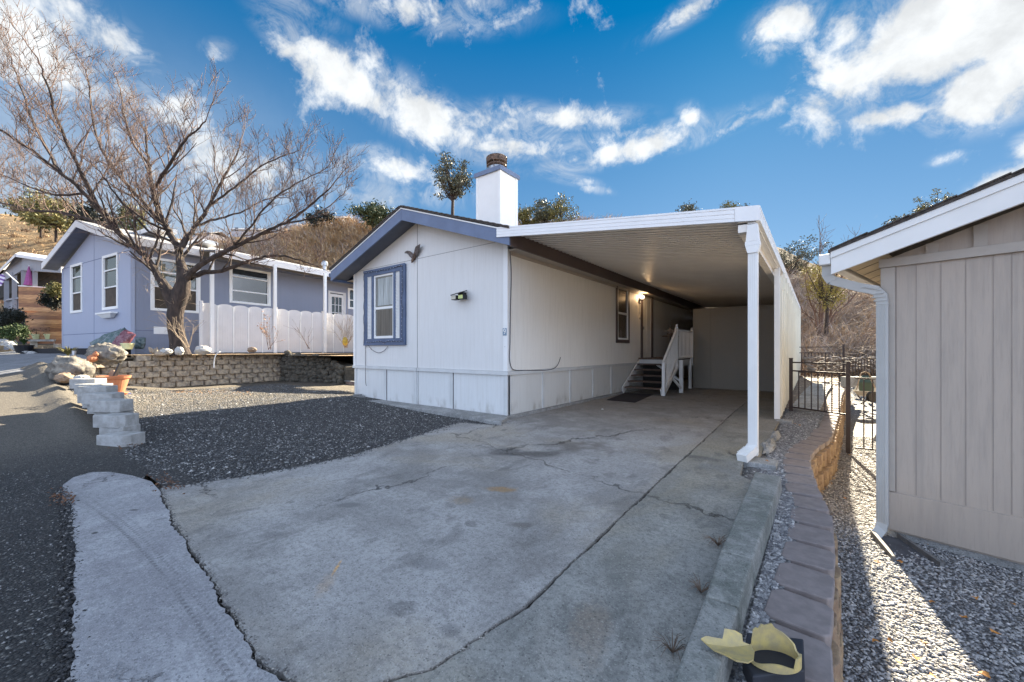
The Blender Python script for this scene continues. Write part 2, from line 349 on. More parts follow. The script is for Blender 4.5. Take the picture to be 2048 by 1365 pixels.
M['shingle_grey'] = mat('grey_shingle', (.30, .31, .34), .9, .2, 15, bs=60, bd=.006)
M['glass'] = glassm('window_glass')
M['curtain'] = mat('lace_curtain', (.62, .63, .58), .8, .08, 20)
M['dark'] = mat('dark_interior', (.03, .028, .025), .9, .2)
M['room'] = mat('brown_room', (.09, .07, .05), .9, .2)
M['metal'] = mat('galvanised_metal', (.42, .43, .44), .35, .15, 8, metal=.8)
M['rustymetal'] = mat('rusty_cap', (.20, .13, .09), .7, .4, 14, metal=.3, bs=30)
M['iron'] = mat('dark_bronze_iron', (.035, .022, .022), .5, .15, 10)
_g = lambda a, b_: tuple(gp(a, b_)[:2])
_sa = math.atan2(gp(690, 1108)[1]-gp(652, 1170)[1], gp(690, 1108)[0]-gp(652, 1170)[0])
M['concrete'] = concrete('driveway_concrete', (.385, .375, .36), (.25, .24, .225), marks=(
 (*_g(1000, 979), .16, .07, .65, (.36, .22, .09), .8), (*_g(915, 1000), .13, .10, .3, (.30, .22, .13), .6), (*_g(1045, 905), .42, .20, .5, (.07, .065, .06), .75), (*_g(1175, 893), .5, .3, .6, (.12, .10, .08), .6),
 (*_g(672, 1138), .085, .010, _sa, (.75, .42, .14), .9), (*_g(650, 1172), .14, .045, _sa, (.45, .33, .22), .5), (*_g(900, 1260), .06, .045, 0, (.10, .10, .10), .6), (*_g(835, 1285), .05, .04, 0, (.10, .10, .10), .5), (*_g(700, 1010), .10, .05, .8, (.10, .10, .10), .5),
 (*_g(545, 1070), .09, .05, 1, (.12, .12, .12), .5), (*_g(860, 1130), .12, .07, .5, (.11, .11, .11), .5), (*_g(1040, 1050), .10, .05, .5, (.13, .11, .09), .6), (*_g(1230, 1030), .5, .12, 1.5, (.10, .10, .10), .35)))
M['strip'] = concrete('side_strip_concrete', (.32, .315, .29), (.20, .20, .185), marks=(
 (*_g(1180, 1250), .30, .09, 2.0, (.30, .22, .15), .35), (*_g(1240, 1130), .34, .12, 1.8, (.14, .145, .135), .6), (*_g(1100, 1290), .2, .06, 2.2, (.42, .40, .36), .35), (*_g(1400, 915), .5, .10, .1, (.10, .09, .085), .6)))
M['apronm'] = concrete('apron_concrete', (.37, .37, .375), (.29, .285, .295), crack=True, stains=False, tracks=((*_g(150, 985), *_g(505, 1380), .13, .35), (*_g(165, 1010), *_g(455, 1380), .07, .30)), marks=((*_g(322, 1040), .05, .015, 1.2, (.06, .06, .06), .9), (*_g(268, 1022), .03, .012, .6, (.06, .06, .06), .9), (*_g(190, 1068), .02, .015, 0, (.04, .04, .04), .9)))
M['curb'] = concrete('curb_concrete', (.30, .30, .28), (.17, .18, .16), crack=False, stains=False, sc_=3)
M['pad'] = concrete('footing_concrete', (.34, .34, .33), (.22, .22, .21), crack=False, stains=False, sc_=3)
M['block'] = mat('pale_concrete_block', (.37, .37, .36), .88, .08, 9, bs=38, bd=.010, col2=(.25, .245, .23))
M['wallblock'] = mat('tan_split_face_block', (.50, .39, .26), .9, .16, 9, bs=20, bd=.05, col2=(.22, .18, .14))
M['cream'] = mat('cream_split_face_block', (.34, .25, .15), .9, .14, 8, bs=24, bd=.03, col2=(.19, .125, .085))
M['cap'] = mat('mauve_cap_stone', (.25, .215, .205), .85, .12, 14, bs=70, bd=.003)
M['stone'] = mat('dark_stone_face', (.13, .115, .09), .95, .3, 5, bs=9, bd=.06, col2=(.05, .045, .035))
M['terracotta'] = mat('terracotta', (.44, .165, .075), .75, .12, 7, bs=30, bd=.001)
M['boulder'] = mat('lichen_boulder', (.25, .225, .185), .9, .3, 5.5, bs=14, bd=.06, col2=(.07, .065, .06))
M['tanrock'] = mat('tan_rock', (.30, .21, .14), .9, .2, 6, bs=20, bd=.01)
M['whiterock'] = mat('white_rock', (.40, .39, .37), .85, .12, 9, bs=25, bd=.01)
M['wood'] = mat('weathered_wood', (.19, .13, .09), .8, .3, 5, stretch=(1, 1, 8))
M['tread'] = mat('grey_tread', (.125, .085, .065), .8, .2, 5)
M['bark'] = mat('bark', (.062, .043, .034), .95, .35, 9, bs=13, bd=.09, col2=(.018, .013, .011), stretch=(1, 1, .35))
M['twig'] = mat('twig', (.16, .10, .072), .9, .2, 8)
M['twigred'] = mat('reddish_twig', (.13, .083, .066), .9, .25, 3)
M['twigpale'] = mat('pale_twig', (.40, .31, .22), .9, .2, 8)
M['redbud'] = mat('dry_red_bud', (.38, .17, .10), .8, .25, 30)
M['leaf'] = mat('leaf_green', (.075, .10, .035), .7, .3, 8)
M['leafdark'] = mat('leaf_dark', (.010, .016, .008), .7, .3, 8)
M['leafyel'] = mat('leaf_yellow_green', (.20, .18, .05), .7, .25, 8)
M['leafgrey'] = mat('leaf_grey_green', (.13, .13, .075), .7, .3, 8)
M['yellowleaf'] = mat('yellow_shrub_leaf', (.36, .29, .045), .7, .3, 6, col2=(.18, .15, .04))
M['leaforange'] = mat('leaf_orange', (.60, .26, .06), .7, .25, 20)
M['yellow'] = mat('yellow_leaf', (.62, .42, .06), .7, .25, 20)
M['green'] = mat('fern_green', (.045, .085, .015), .7, .3, 8)
M['blue_s'] = siding('blue_house_shaded_siding', (.205, .228, .295), (-.156, .988), .2, stain=(.2, .24, .36), dirt=.03)  # darker copy of the front blue, with the wall's shade put into the colour
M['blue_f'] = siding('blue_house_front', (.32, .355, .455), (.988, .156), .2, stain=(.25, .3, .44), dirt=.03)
M['grey_s'] = siding('grey_siding', (.22, .225, .25), (-.156, .988), .2, stain=(.2, .2, .2), dirt=.03)
M['vinyl'] = mat('vinyl_fence', (.62, .61, .605), .45, .03, 3)
M['beige'] = siding('beige_siding', (.42, .355, .295), (.970, -.242), 50, .006, stain=(.27, .24, .21), dirt=.16)
M['beigetrim'] = mat('beige_trim', (.42, .375, .325), .6, .05, 4)
M['soffit'] = mat('soffit_boards', (.62, .50, .32), .6, .12, 3)  # white boards, with yellow bounced light put into the colour
M['cedar'] = mat('cedar_boards', (.42, .20, .065), .65, .2, 2.5, stretch=(.6, .6, 9), col2=(.20, .075, .02))
M['pink'] = mat('pink_cloth', (.30, .07, .22), .8, .12, 9)
M['black'] = mat('black_plastic', (.012, .012, .014), .5, .1)
M['mat'] = mat('door_mat', (.022, .016, .02), .95, .2, 30)
M['limepot'] = mat('lime_plastic', (.58, .60, .33), .5, .05)
M['soilbag'] = mat('plastic_soil_bag', (.02, .06, .05), .3, .5, 14, col2=(.12, .15, .16))
M['redbag'] = mat('red_soil_bag', (.085, .010, .022), .35, .4, 14, col2=(.20, .09, .11))
M['mulch'] = mat('dark_mulch', (.012, .010, .012), .95, .3, 20, bs=40, bd=.02)
M['yelplast'] = mat('yellow_plastic', (.50, .39, .14), .5, .12, 24, bs=60, bd=.002, col2=(.34, .28, .15))
M['slate'] = mat('black_base', (.022, .025, .034), .7, .2, 10)
M['wire'] = mat('wire', (.035, .03, .04), .6, .1)
M['greenplast'] = mat('green_plastic', (.02, .06, .045), .5, .1)
M['numplate'] = mat('number_plate_blue', (.22, .30, .38), .5, .1)
M['shedwall'] = siding('shed_panel', (.25, .225, .18), (1, 0), 1.2, stain=(.25, .2, .16), dirt=.02)
M['whitepanel'] = siding('white_wall_panel', (.74, .73, .64), (0, 1), .3, stain=(.40, .37, .27), dirt=.1, zlow=-.1)
# ------------------------------------------------------------------ ground, street, drive, yards
def zs(x): return min(1.12, .070*max(0., -x-2.2))   # the street climbs to the left
def grid(name, x0, x1, y0, y1, nx, ny, zf, m, inside=None):
    V = []; Fc = []
    for j in range(ny+1):
        for i in range(nx+1):
            x = x0+(x1-x0)*i/nx; y = y0+(y1-y0)*j/ny; V.append((x, y, zf(x, y)))
    for j in range(ny):
        for i in range(nx):
            a = j*(nx+1)+i
            if inside is None or inside(x0+(x1-x0)*(i+.5)/nx, y0+(y1-y0)*(j+.5)/ny): Fc.append((a, a+1, a+nx+2, a+nx+1))
    me = bpy.data.meshes.new(name); me.from_pydata(V, [], Fc); me.update()
    return struct(finish(me, name, m, smooth=True))
def hn(x, y, s=1.):  # cheap smooth noise
    return (math.sin(x*1.3*s+y*.7*s)+math.sin(x*2.1*s-y*1.7*s+1.3)*.6+math.sin(x*4.3*s+y*3.9*s+.4)*.3)/1.9
M['dirt'] = gravelm('dry_dirt', ((.17, .12, .08), (.25, .18, .12), (.33, .26, .18)), 18, .02, (.12, .085, .055), .8)
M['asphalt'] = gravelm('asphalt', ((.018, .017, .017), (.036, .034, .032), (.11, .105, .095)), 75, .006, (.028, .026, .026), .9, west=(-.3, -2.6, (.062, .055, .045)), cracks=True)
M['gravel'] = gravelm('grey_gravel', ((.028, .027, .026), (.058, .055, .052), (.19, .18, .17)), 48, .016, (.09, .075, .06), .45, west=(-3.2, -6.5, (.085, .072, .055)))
M['gravel2'] = gravelm('white_grey_gravel', ((.11, .11, .115), (.20, .20, .20), (.36, .35, .34)), 42, .02)
M['terr'] = gravelm('terrace_soil', ((.20, .14, .09), (.32, .23, .14), (.42, .30, .18)), 14, .03, (.40, .19, .08), 1.2)
M['ndrive'] = concrete('neighbour_concrete', (.22, .225, .235), (.16, .165, .175), crack=False, stains=False)
g = grid('ground', -1500, 1500, -1500, 1500, 60, 60, lambda x, y: -1.3, M['dirt'])
XE = [(-40, -5.55), (-1.3, -5.48), (-.72, -5.55), (-.3, -5.52), (.84, -5.6), (2.37, -5.74), (6, -5.95), (40, -6.5)]
def street_edge(x):
    for (a, b), (c, d) in zip(XE, XE[1:]):
        if a <= x <= c: return b+(d-b)*(x-a)/(c-a)
    return -6
def zterr(x, y):
    s = zs(x); t = min(1, max(0, (y+5.97)/2.4)); top = 1.15+.01*max(0, -x-12)
    return s*(1-t)+top*t+.01*hn(x*2, y*2)*t
def zstreet(x, y):
    z = zs(x)-.012+.003*hn(x, y)
    if x < -9 and y > -5.97:
        k = min(1, (-9-x)/2.5); k = k*k*(3-2*k); z += k*(zterr(x, y)-.02-z)
    if x < -3 and y > -6.2:   # asphalt berm along the block row
        z += .13*math.exp(-((y+5.12)/.17)**2)*min(1, (-3-x)/2)*(1+.25*hn(x*2.2, 0))
    return z
V = []; Fc = []; nx = 420
xs_ = [-60+72*i/nx for i in range(nx+1)]; ny = 40
for x in xs_:
    e = street_edge(x)
    if x < -1.35: e = -4.84 if x > -11.6 else max(-5.95, -4.84+(x+11.6)*.42)
    elif x < .6: e = -4.84+(x+1.35)/1.95*(street_edge(x)+.12+4.84)
    else: e += .12
    wv = .03*hn(x*3, 0, 1.7)+.015*hn(x*9, 2)
    for j in range(ny+1):
        t = (j/ny)**.5 if j else 0; y = -15+(e+wv+15)*t
        V.append((x, y, zstreet(x, y)))
Fc = [(i*(ny+1)+j, (i+1)*(ny+1)+j, (i+1)*(ny+1)+j+1, i*(ny+1)+j+1) for i in range(nx) for j in range(ny)]
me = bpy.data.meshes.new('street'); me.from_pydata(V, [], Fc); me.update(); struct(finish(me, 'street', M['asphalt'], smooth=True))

# driveway slabs: thin solids with open joints between them
def jag(pts, step=.12, amp=.012, seed=1):
    r = random.Random(seed); out = []
    for (a, b), (c, d) in zip(pts, pts[1:]):
        L = math.hypot(c-a, d-b); n = max(1, int(L/step))
        for i in range(n):
            t = i/n; k = amp*(r.random()-.5)*2 if (i or out) else 0
            out.append((a+(c-a)*t-(d-b)/L*k, b+(d-b)*t+(c-a)/L*k))
    out.append(pts[-1]); return out
edge_gravel = [(.30, -.60), (-.1, -.72), (-.45, -.81), (-.38, -1.2), (-.2, -1.9), (-.05, -2.6), (.10, -3.34), (.06, -3.9), (-.03, -4.4), (-.15, -4.75), (-.26, -4.97)]
seam = [(3.22, 9.0), (3.28, 3.1), (3.36, 0), (3.39, -1.36), (3.445, -3.35), (3.47, -4.3), (3.40, -4.86), (3.2, -5.15)]
crack = [(-.24, -4.99), (.35, -5.05), (.9, -5.12), (1.616, -5.165), (2.3, -5.22), (2.8, -5.27), (3.2, -5.2)]
eg = jag(edge_gravel, .06, .012, 3); sm_ = jag(seam, .05, .005, 4); cr = jag(crack, .035, .008, 5)
main = [(0.02, 15.5), (0.02, -.35)]+eg+cr[1:-1]+sm_[::-1]+[(3.22, 15.5)]
def slab(name, poly, z0, z1, m, **kw):
    mb = MB(); mb.prism(poly, z0, z1); return struct(build(mb, name, m, **kw))
def shrink(poly, k): return poly
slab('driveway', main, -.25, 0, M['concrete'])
sm2 = [(x+.021+.007*math.sin(y*7), y+.003) for x, y in sm_]
right = sm2[::1]+[(3.3, -5.3), (3.6, -5.75), (4.27, -5.8), (4.24, -4.3), (4.16, -1.36), (4.02, -1.2), (3.98, -.62), (4.02, -.4), (4.1, 0), (4.12, 3), (4.10, 9.0), (4.1, 15.5), (3.23, 15.5)]
slab('driveway_side_strip', right[::-1], -.25, -.004, M['strip'])
cr2 = [(x+.001, y-.019-.008*math.sin(x*9)) for x, y in cr]
apron = cr2[::-1]+[(-.30, -5.0), (-.56, -4.99), (-.95, -5.06), (-1.32, -5.18), (-1.47, -5.30), (-1.36, -5.44), (-1.1, -5.53), (-.72, -5.56)]+jag([(-.3, -5.54), (.84, -5.62), (2.37, -5.76), (6.2, -5.98), (6.2, -5.9)], .05, .008, 9)+[(4.2, -5.83), (3.56, -5.78), (3.27, -5.33)]
mb = MB(); mb.prism(apron, -.2, .006); struct(build(mb, 'driveway_apron', M['apronm']))
# joint filler (dark soil a little below the surface)
joint = mat('joint_soil', (.045, .036, .03), .95, .3, 30, bs=60, bd=.004)
mb = MB(); mb.box(-.5, 3.9, -5.9, 15.3, -.26, -.028); struct(build(mb, 'joint_soil', joint))
# gravel yard in front of the house
def zyard(x, y):
    t = min(1, max(0, (-x-1.6)/4.0)); z = -.012+.115*t*t*(3-2*t)
    z += .02*hn(x*1.4, y*1.4)*t
    if x < -7: z += .03*(-7-x)*max(0, min(1, (-2.5-y)))
    if x < -6 and y < -3.5:
        k = min(1, (-6-x)/.9)*min(1, (-3.5-y)/1.25); k = k*k*(3-2*k); z = z*(1-k)+(zs(x)+.02)*k
    return z
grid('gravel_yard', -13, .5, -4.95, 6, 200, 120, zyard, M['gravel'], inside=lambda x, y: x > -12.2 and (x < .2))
# concrete footing strip round the house
mb = MB(); mb.prism([(-5.62, -.22), (-5.3, -.32), (-2.6, -.38), (-.3, -.52), (.16, -.60), (.30, -.55), (.06, -.02), (.06, 15), (.005, 15), (.005, 0), (-5.62, 0)], -.1, .062); struct(build(mb, 'house_footing', M['pad'], bevel=.01))
# side yard between carport and retaining wall, and the lower yard
capin = [(4.47, -6.5), (4.44, -4.0), (4.43, -3.66), (4.448, -3.28), (4.464, -2.89), (4.484, -2.49), (4.49, -2.12), (4.473, -1.67), (4.434, -1.31), (4.39, -.94), (4.361, -.54), (4.334, -.13), (4.33, .3), (4.36, .74), (4.43, 1.17), (4.53, 1.64), (4.593, 2.1), (4.658, 3.12), (4.70, 3.8), (4.78, 4.95), (4.93, 7.9), (5.1, 10), (5.3, 12)]
def lerp_path(P, y, k=0):
    for a, b in zip(P, P[1:]):
        if a[1] <= y <= b[1]: return a[0]+(b[0]-a[0])*(y-a[1])/(b[1]-a[1])
    return P[0][0] if y < P[0][1] else P[-1][0]
def zside(x, y): return -.055+(.02*max(0, y-2) if y < 17 else .3)+.006*hn(x*3, y*3)
mb = MB(); V = []; ny = 120
for j in range(ny+1):
    y = -6.5+11.3*j/ny; xi = lerp_path(capin, y)+.06
    for i in range(9): V.append((3.8+(xi-3.8)*i/8, y, zside(3.8+(xi-3.8)*i/8, y)-(.05 if i < 3 else 0)))
Fc = [(j*9+i, j*9+i+1, (j+1)*9+i+1, (j+1)*9+i) for j in range(ny) for i in range(8)]
mb.add(V, Fc); struct(build(mb, 'side_gravel', M['gravel2'], smooth=True))
V = []
for j in range(61):
    y = 4.8+11.5*j/60; xi = lerp_path(capin, y)+.06
    for i in range(9): V.append((3.9+(xi-3.9)*i/8, y, zside(3.9+(xi-3.9)*i/8, y)))
mb = MB(); mb.add(V, [(j*9+i, j*9+i+1, (j+1)*9+i+1, (j+1)*9+i) for j in range(60) for i in range(8)]); struct(build(mb, 'side_dirt_path', M['dirt'], smooth=True))
def zlow(x, y):
    z = -.65+.012*hn(x*1.2, y*1.2)
    if y > 11: z += min(1.4, (y-11)*.12)
    return z
grid('lower_gravel', 4.45, 17, -7.5, 24, 160, 260, zlow, M['gravel2'], inside=lambda x, y: not (x > 9 and y < 3))
# terrace with the neighbours' drive, left of the low block wall
def zterr(x, y):
    s = zs(x); t = min(1, max(0, (y+5.97)/2.4)); top = 1.15+.01*max(0, -x-12)
    return s*(1-t)+top*t+.01*hn(x*2, y*2)*t
grid('terrace_soil', -13.6, -11.60, -3.6, 16, 20, 160, zterr, M['terr'])
grid('neighbour_driveway', -40, -11.62, -5.97, 22, 120, 120, lambda x, y: zterr(x, y)-.012, M['ndrive'], inside=lambda x, y: x < -13.2 or y < -3.3)
grid('back_terrace', -12, -5.3, .9, 40, 40, 60, lambda x, y: -.35 if (x > -8.6 and y < 3.6) else 1.1+.012*hn(x, y), M['terr'], inside=lambda x, y: y > 3.6 or x < -8.8)
# pale gutter line across the neighbours' entry
mb = MB(); a = pt(-60, 735.5, 12.4); b = pt(106, 734.5, 11.7)
pts_ = [a.lerp(b, i/20) for i in range(21)]
mb = MB(); [mb.bar(p+Vector((0, 0, .0)), q, .10, .03) for p, q in zip(pts_, pts_[1:])]; struct(build(mb, 'concrete_gutter', M['pad']))

# hills behind, as one terrain sheet
prof = [(-6000, 520, 60, 160), (-1500, 470, 45, 130), (-300, 425, 40, 120), (0, 428, 38, 115), (90, 440, 36, 110), (180, 452, 36, 105), (300, 476, 34, 95), (450, 482, 30, 75), (560, 466, 28, 62), (640, 452, 27, 56), (740, 446, 27, 55), (1000, 450, 28, 58), (1130, 442, 28, 60), (1420, 450, 27, 58), (1540, 492, 24, 50), (1640, 530, 22, 45), (1760, 530, 22, 45), (2048, 455, 24, 48), (2600, 430, 26, 60), (9000, 500, 60, 160)]
def hp(px):
    for a, b in zip(prof, prof[1:]):
        if a[0] <= px <= b[0]:
            t = (px-a[0])/(b[0]-a[0]); t = t*t*(3-2*t); return [a[k]+(b[k]-a[k])*t for k in (1, 2, 3)]
    return prof[-1][1:]
def hillz(px, Z):
    py, Z0, Z1 = hp(px); t = min(1, max(0, (Z-Z0)/(Z1-Z0)))
    zr = HH+(HY-py)/f_*Z1; base = 1.0 if px < 1100 else (.2 if px > 1500 else 1.0-(px-1100)/500)
    z = base+(zr-base)*(t**1.1)*(1.0)
    p = pt(px, HY, Z); z += t*(1-t)*(2.2*hn(p.x*.09, p.y*.09)+.8*hn(p.x*.33, p.y*.31))
    return z if Z <= Z1 else zr-.12*(Z-Z1)
pxs = [-6000, -4000, -2500, -1500, -1000, -700]+list(range(-500, 2700, 16))+[3000, 4000, 6000, 9000]
V = []; zn = 46
for px in pxs:
    py, Z0, Z1 = hp(px)
    for j in range(zn+1):
        Z = 17+(Z0-17)*j/4 if j < 4 else (Z0+(Z1*1.0-Z0)*(j-4)/34 if j <= 38 else Z1+(j-38)*18)
        p = pt(px, HY, Z); V.append((p.x, p.y, hillz(px, Z)-(.55 if j < 4 else .25) if j < 5 else hillz(px, Z)))
Fc = [(i*(zn+1)+j, (i+1)*(zn+1)+j, (i+1)*(zn+1)+j+1, i*(zn+1)+j+1) for i in range(len(pxs)-1) for j in range(zn)]
m, t, b, O, P = newmat('dry_hillside')
n1 = t.noise(P, .22, 8, .65, .5); n2 = t.noise(P, 1.4, 6, .7, .3); n3 = t.noise(P, 7, 4, .7)
sp = t.new('ShaderNodeSeparateXYZ'); t.l.new(P, sp.inputs[0])
c = t.mix(t.ramp(n2, .35, .7), (.30, .19, .085), (.47, .31, .14)); c = t.mix(t.ramp(n1, .5, .66), c, (.10, .07, .035))
c = t.mix(t.ramp(n3, .3, .7, 0, .45), c, (.15, .09, .045)); right_ = t.ramp(sp.outputs[0], -34, -26)
c = t.mix(t.math('MULTIPLY', right_, .85), c, t.mix(t.ramp(n2, .35, .7), (.06, .045, .028), (.15, .105, .06)))
t.l.new(c, b.inputs['Base Color']); b.inputs['Roughness'].default_value = .95; bump(t, b, t.math('ADD', n2, t.math('MULTIPLY', n3, .5)), 1, .5)
M['hill'] = m
me = bpy.data.meshes.new('hill'); me.from_pydata(V, [], Fc); me.update(); struct(finish(me, 'hill', M['hill'], smooth=True))

# ------------------------------------------------------------------ the white mobile home
home = thing('mobile_home', 'white mobile home with blue-grey fascia and a tall square white chimney, carport at its right', 'house', (-2.62, 0, 0))
LX, RX, ZE, ZP, XM = -5.24, 0., 3.40, 4.30, -2.62
def wallframe(P, az): # local frame: x along wall, y outward normal (towards viewer side = -y), z up
    a = math.radians(az); ux = Vector((math.sin(a), math.cos(a), 0)); uy = Vector((-ux.y, ux.x, 0))
    Mx = Matrix(((ux.x, uy.x, 0, P[0]), (ux.y, uy.y, 0, P[1]), (0, 0, 1, P[2] if len(P) > 2 else 0), (0, 0, 0, 1)))
    return Mx
def holed(mb, M4, u0, u1, z0, z1, holes, t0=0, t1=.12):
    us = sorted({u0, u1, *[h[0] for h in holes], *[h[1] for h in holes]}); zz = sorted({z0, z1, *[h[2] for h in holes], *[h[3] for h in holes]})
    for a, b in zip(us, us[1:]):
        for c, d in zip(zz, zz[1:]):
            mu, mz = (a+b)/2, (c+d)/2
            if any(h[0] < mu < h[1] and h[2] < mz < h[3] for h in holes): continue
            mb.box(a, b, t0, t1, c, d, M4)
FM = wallframe((0, 0, 0), 90)     # front wall: local x = +X, local y = +Y (into the house)
SM = wallframe((0, 0, 0), 0)      # side wall: local x = +Y, local y = -X (into the house)
SM_ = SM
gx0, gx1, gz0, gz1 = -4.30, -3.47, 1.60, 3.20
mb = MB(); holed(mb, FM, LX, RX, .90, ZE, [(gx0, gx1, gz0, gz1)])
mb.slab([(LX, 0, ZE), (RX, 0, ZE), (XM, 0, ZP)], (0, .12, 0)); wf = build(mb, 'front_wall', M['front'], home)
sw = (5.25, 6.08, 1.62, 3.20)
mb = MB(); holed(mb, SM, .12, 15.3, .90, ZE-.05, [sw, (7.33, 8.27, 1.08, 3.16)], 0, .12); build(mb, 'side_wall', M['side'], home)
mb = MB(); mb.box(LX, LX+.12, .12, 15.3, .9, ZE-.05); mb.box(LX, RX, 15.3, 15.42, 0, ZE); mb.slab([(LX, 15.3, ZE), (RX, 15.3, ZE), (XM, 15.3, ZP)], (0, .12, 0)); build(mb, 'rear_wall', M['front'], home)
# skirting with battens and cracked panels
mb = MB(); mb.box(LX+.02, XM-.012, .02, .08, .05, .82); mb.box(XM+.012, RX-.0, .02, .08, .05, .82); build(mb, 'front_skirting', M['skirtf'], home)
mb = MB(); mb.box(-.08, -.02, .08, 15.3, .05, .82); mb.box(LX+.02, LX+.08, .08, 15.3, .05, .82); build(mb, 'side_skirting', M['skirts'], home)
mb = MB(); mb.box(LX-.03, XM-.01, -.03, .1, .825, .897); mb.box(XM+.01, RX+.03, -.03, .1, .825, .897); mb.box(-.05, .03, .1, 15.3, .825, .897)
for x in (LX+.02, -3.9, XM-.13, -1.56, -.09): mb.box(x, x+.09, -.004, .02, .055, .823)
for y in (.0, 1.2, 2.4, 3.62, 4.8, 9.5, 11): mb.box(-.02, .0, y+.03, y+.11, .055, .823)
build(mb, 'belly_band', M['band'], home)
def sb(*a): build(MB().box(*a), 'panel_seam', M['seam'], home)
for x in (-3.812, -1.472): sb(x, x+.012, .006, .019, .06, .82)
sb(XM-.014, XM+.014, .03, .05, .06, .82); sb(XM-.006, XM+.006, -.003, .0, .9, ZP-.1)
mb = MB()
mb.slab([(LX+.1, -.0005, ZE-.004), (RX-.1, -.0005, ZE-.004), (RX-.1, -.0005, ZE+.004), (LX+.1, -.0005, ZE+.004)], (0, -.002, 0)); build(mb, 'panel_seam', M['seam'], home)
sb(LX+.085, LX+.093, -.002, 0, .9, ZE-.01); sb(RX-.093, RX-.085, -.002, 0, .9, ZE-.04)
pass
pass
mb = MB(); mb.box(RX-.085, RX+.018, -.016, -.0005, .90, ZE-.06); mb.box(.0005, RX+.018, -.0, .09, .90, ZE-.06); build(mb, 'corner_trim', M['white'], home); build(MB().box(LX-.016, LX+.085, -.014, -.0005, .90, ZE-.02), 'corner_trim', M['white'], home)
# roof
ex0, ex1, ez, pz = -5.62, .39, 3.455, 4.48
y0r, y1r = -.45, 15.7
sl_ = (pz-ez)/(ex1-XM)
mb = MB()
mb.slab([(ex0-.03, y0r-.03, ez-.005), (XM, y0r-.03, pz+.006), (XM, y1r, pz+.006), (ex0-.03, y1r, ez-.005)], (0, 0, -.035))
mb.slab([(XM, y0r-.03, pz+.006), (ex1+.02, y0r-.03, ez+.0), (ex1+.02, y1r, ez+.0), (XM, y1r, pz+.006)], (0, 0, -.035))
roof = build(mb, 'roof', M['shingle'], home)
mb = MB()  # courses of shingle tabs standing a little proud along the front edge
for side in (-1, 1):
    for i in range(20):
        xa = XM+side*(i*.15+.02); xb = XM+side*(i*.15+.16); za = pz-abs(xa-XM)*sl_; zb = pz-abs(xb-XM)*sl_
        mb.slab([(xa, y0r-.045, za+.012), (xb, y0r-.045, zb+.024), (xb, y1r, zb+.024), (xa, y1r, za+.012)], (0, 0, -.018))
build(mb, 'shingle_course', M['shingle'], roof)
mb = MB(); 
for s, e in ((-1, ex0), (1, ex1)):
    mb.slab([(e, y0r-.012, ez-.045), (XM, y0r-.012, pz-.035), (XM, y0r-.012, pz-.06), (e, y0r-.012, ez-.07)], (0, .05, 0))
build(mb, 'drip_edge', M['white'], roof)
fh = .245
mb = MB(); mb.slab([(ex0, y0r, ez-.071), (XM-.003, y0r, pz-.061), (XM-.003, y0r, pz-.061-fh), (ex0, y0r, ez-.071-fh)], (0, .035, 0)); build(mb, 'gable_fascia', M['bluefascia'], home)
mb = MB(); mb.slab([(XM+.003, y0r, pz-.061), (ex1, y0r, ez-.071), (ex1, y0r, ez-.071-fh), (XM+.003, y0r, pz-.061-fh)], (0, .035, 0)); build(mb, 'gable_fascia', M['bluefascia'], home)
mb = MB(); mb.box(ex1-.035, ex1, y0r+.036, y1r, ez-.075-fh, ez-.04); build(mb, 'eave_fascia', M['brown'], home)
mb = MB(); mb.box(ex0, ex0+.035, y0r+.036, y1r, ez-.075-fh, ez-.04); mb.box(ex0-.10, ex0-.001, y0r-.0, y1r, ez-.20, ez-.10); build(mb, 'eave_gutter', M['bluetrim'], home)
mb = MB()  # dark painted soffits
mb.slab([(ex0+.036, y0r+.036, ez-.25), (XM, y0r+.036, pz-.24), (XM, -.001, pz-.24), (ex0+.036, -.001, ez-.25)], (0, 0, .02))
mb.slab([(XM, y0r+.036, pz-.24), (ex1-.036, y0r+.036, ez-.25), (ex1-.036, -.001, ez-.25), (XM, -.001, pz-.24)], (0, 0, .02))
build(mb, 'gable_soffit', mat('soffit_grey_blue', (.10, .115, .15), .6, .1), home)
mb = MB(); mb.box(.021, ex1-.036, -.0, y1r, ez-.27, ez-.25); mb.box(ex0+.036, LX, .0, y1r, ez-.27, ez-.25); build(mb, 'eave_soffit', M['beigetrim'], home)
mb = MB(); mb.box(.0, .03, .1, y1r, ez-.33, ez-.27); build(mb, 'frieze_trim', M['beigetrim'], home)
# unseen slab added behind the home to cast the triangular shadow on the gravel
mb = MB(); mb.slab([(-9.56, 3.37, 3.08), (-6.35, 4.77, 3.08), (-6.3, 7.2, 4.2), (-12.57, 6.28, 4.08), (-12.42, 4.81, 3.07)], (0, 0, -.06)); build(mb, 'shadow_slab', M['white_rib'], home)
# chimney
chx0, chx1, chy0, chy1 = -2.62, -1.80, 2.0, 2.75
mb = MB(); mb.box(chx0, chx1, chy0, chy1, 3.9, 6.0); ch = build(mb, 'chimney', mat('chimney_panel', (.76, .76, .74), .5, .03, 2), roof)
mb = MB()
for x in (chx0+.0, chx1-.07): mb.box(x-.004*(x == chx0), x+.07+.008*(x != chx0), chy0-.012, chy0-.0005, 3.95, 5.98)
for y in (chy0, chy1-.08): mb.box(chx1+.0005, chx1+.012, y, y+.08, 3.95, 5.98)
mb2 = mb; build(mb2, 'chimney_corner_trim', M['white'], roof)
mb = MB(); mb.box(chx0-.05, chx1+.05, chy0-.05, chy1+.05, 5.94, 6.05); mb.slab([(chx0-.05, chy0-.05, 6.051), (chx1+.05, chy0-.05, 6.051), (chx1-.15, chy0+.15, 6.14), (chx0+.15, chy0+.15, 6.14)], (0, .5, 0)); build(mb, 'chimney_cap', M['bluefascia'], roof)
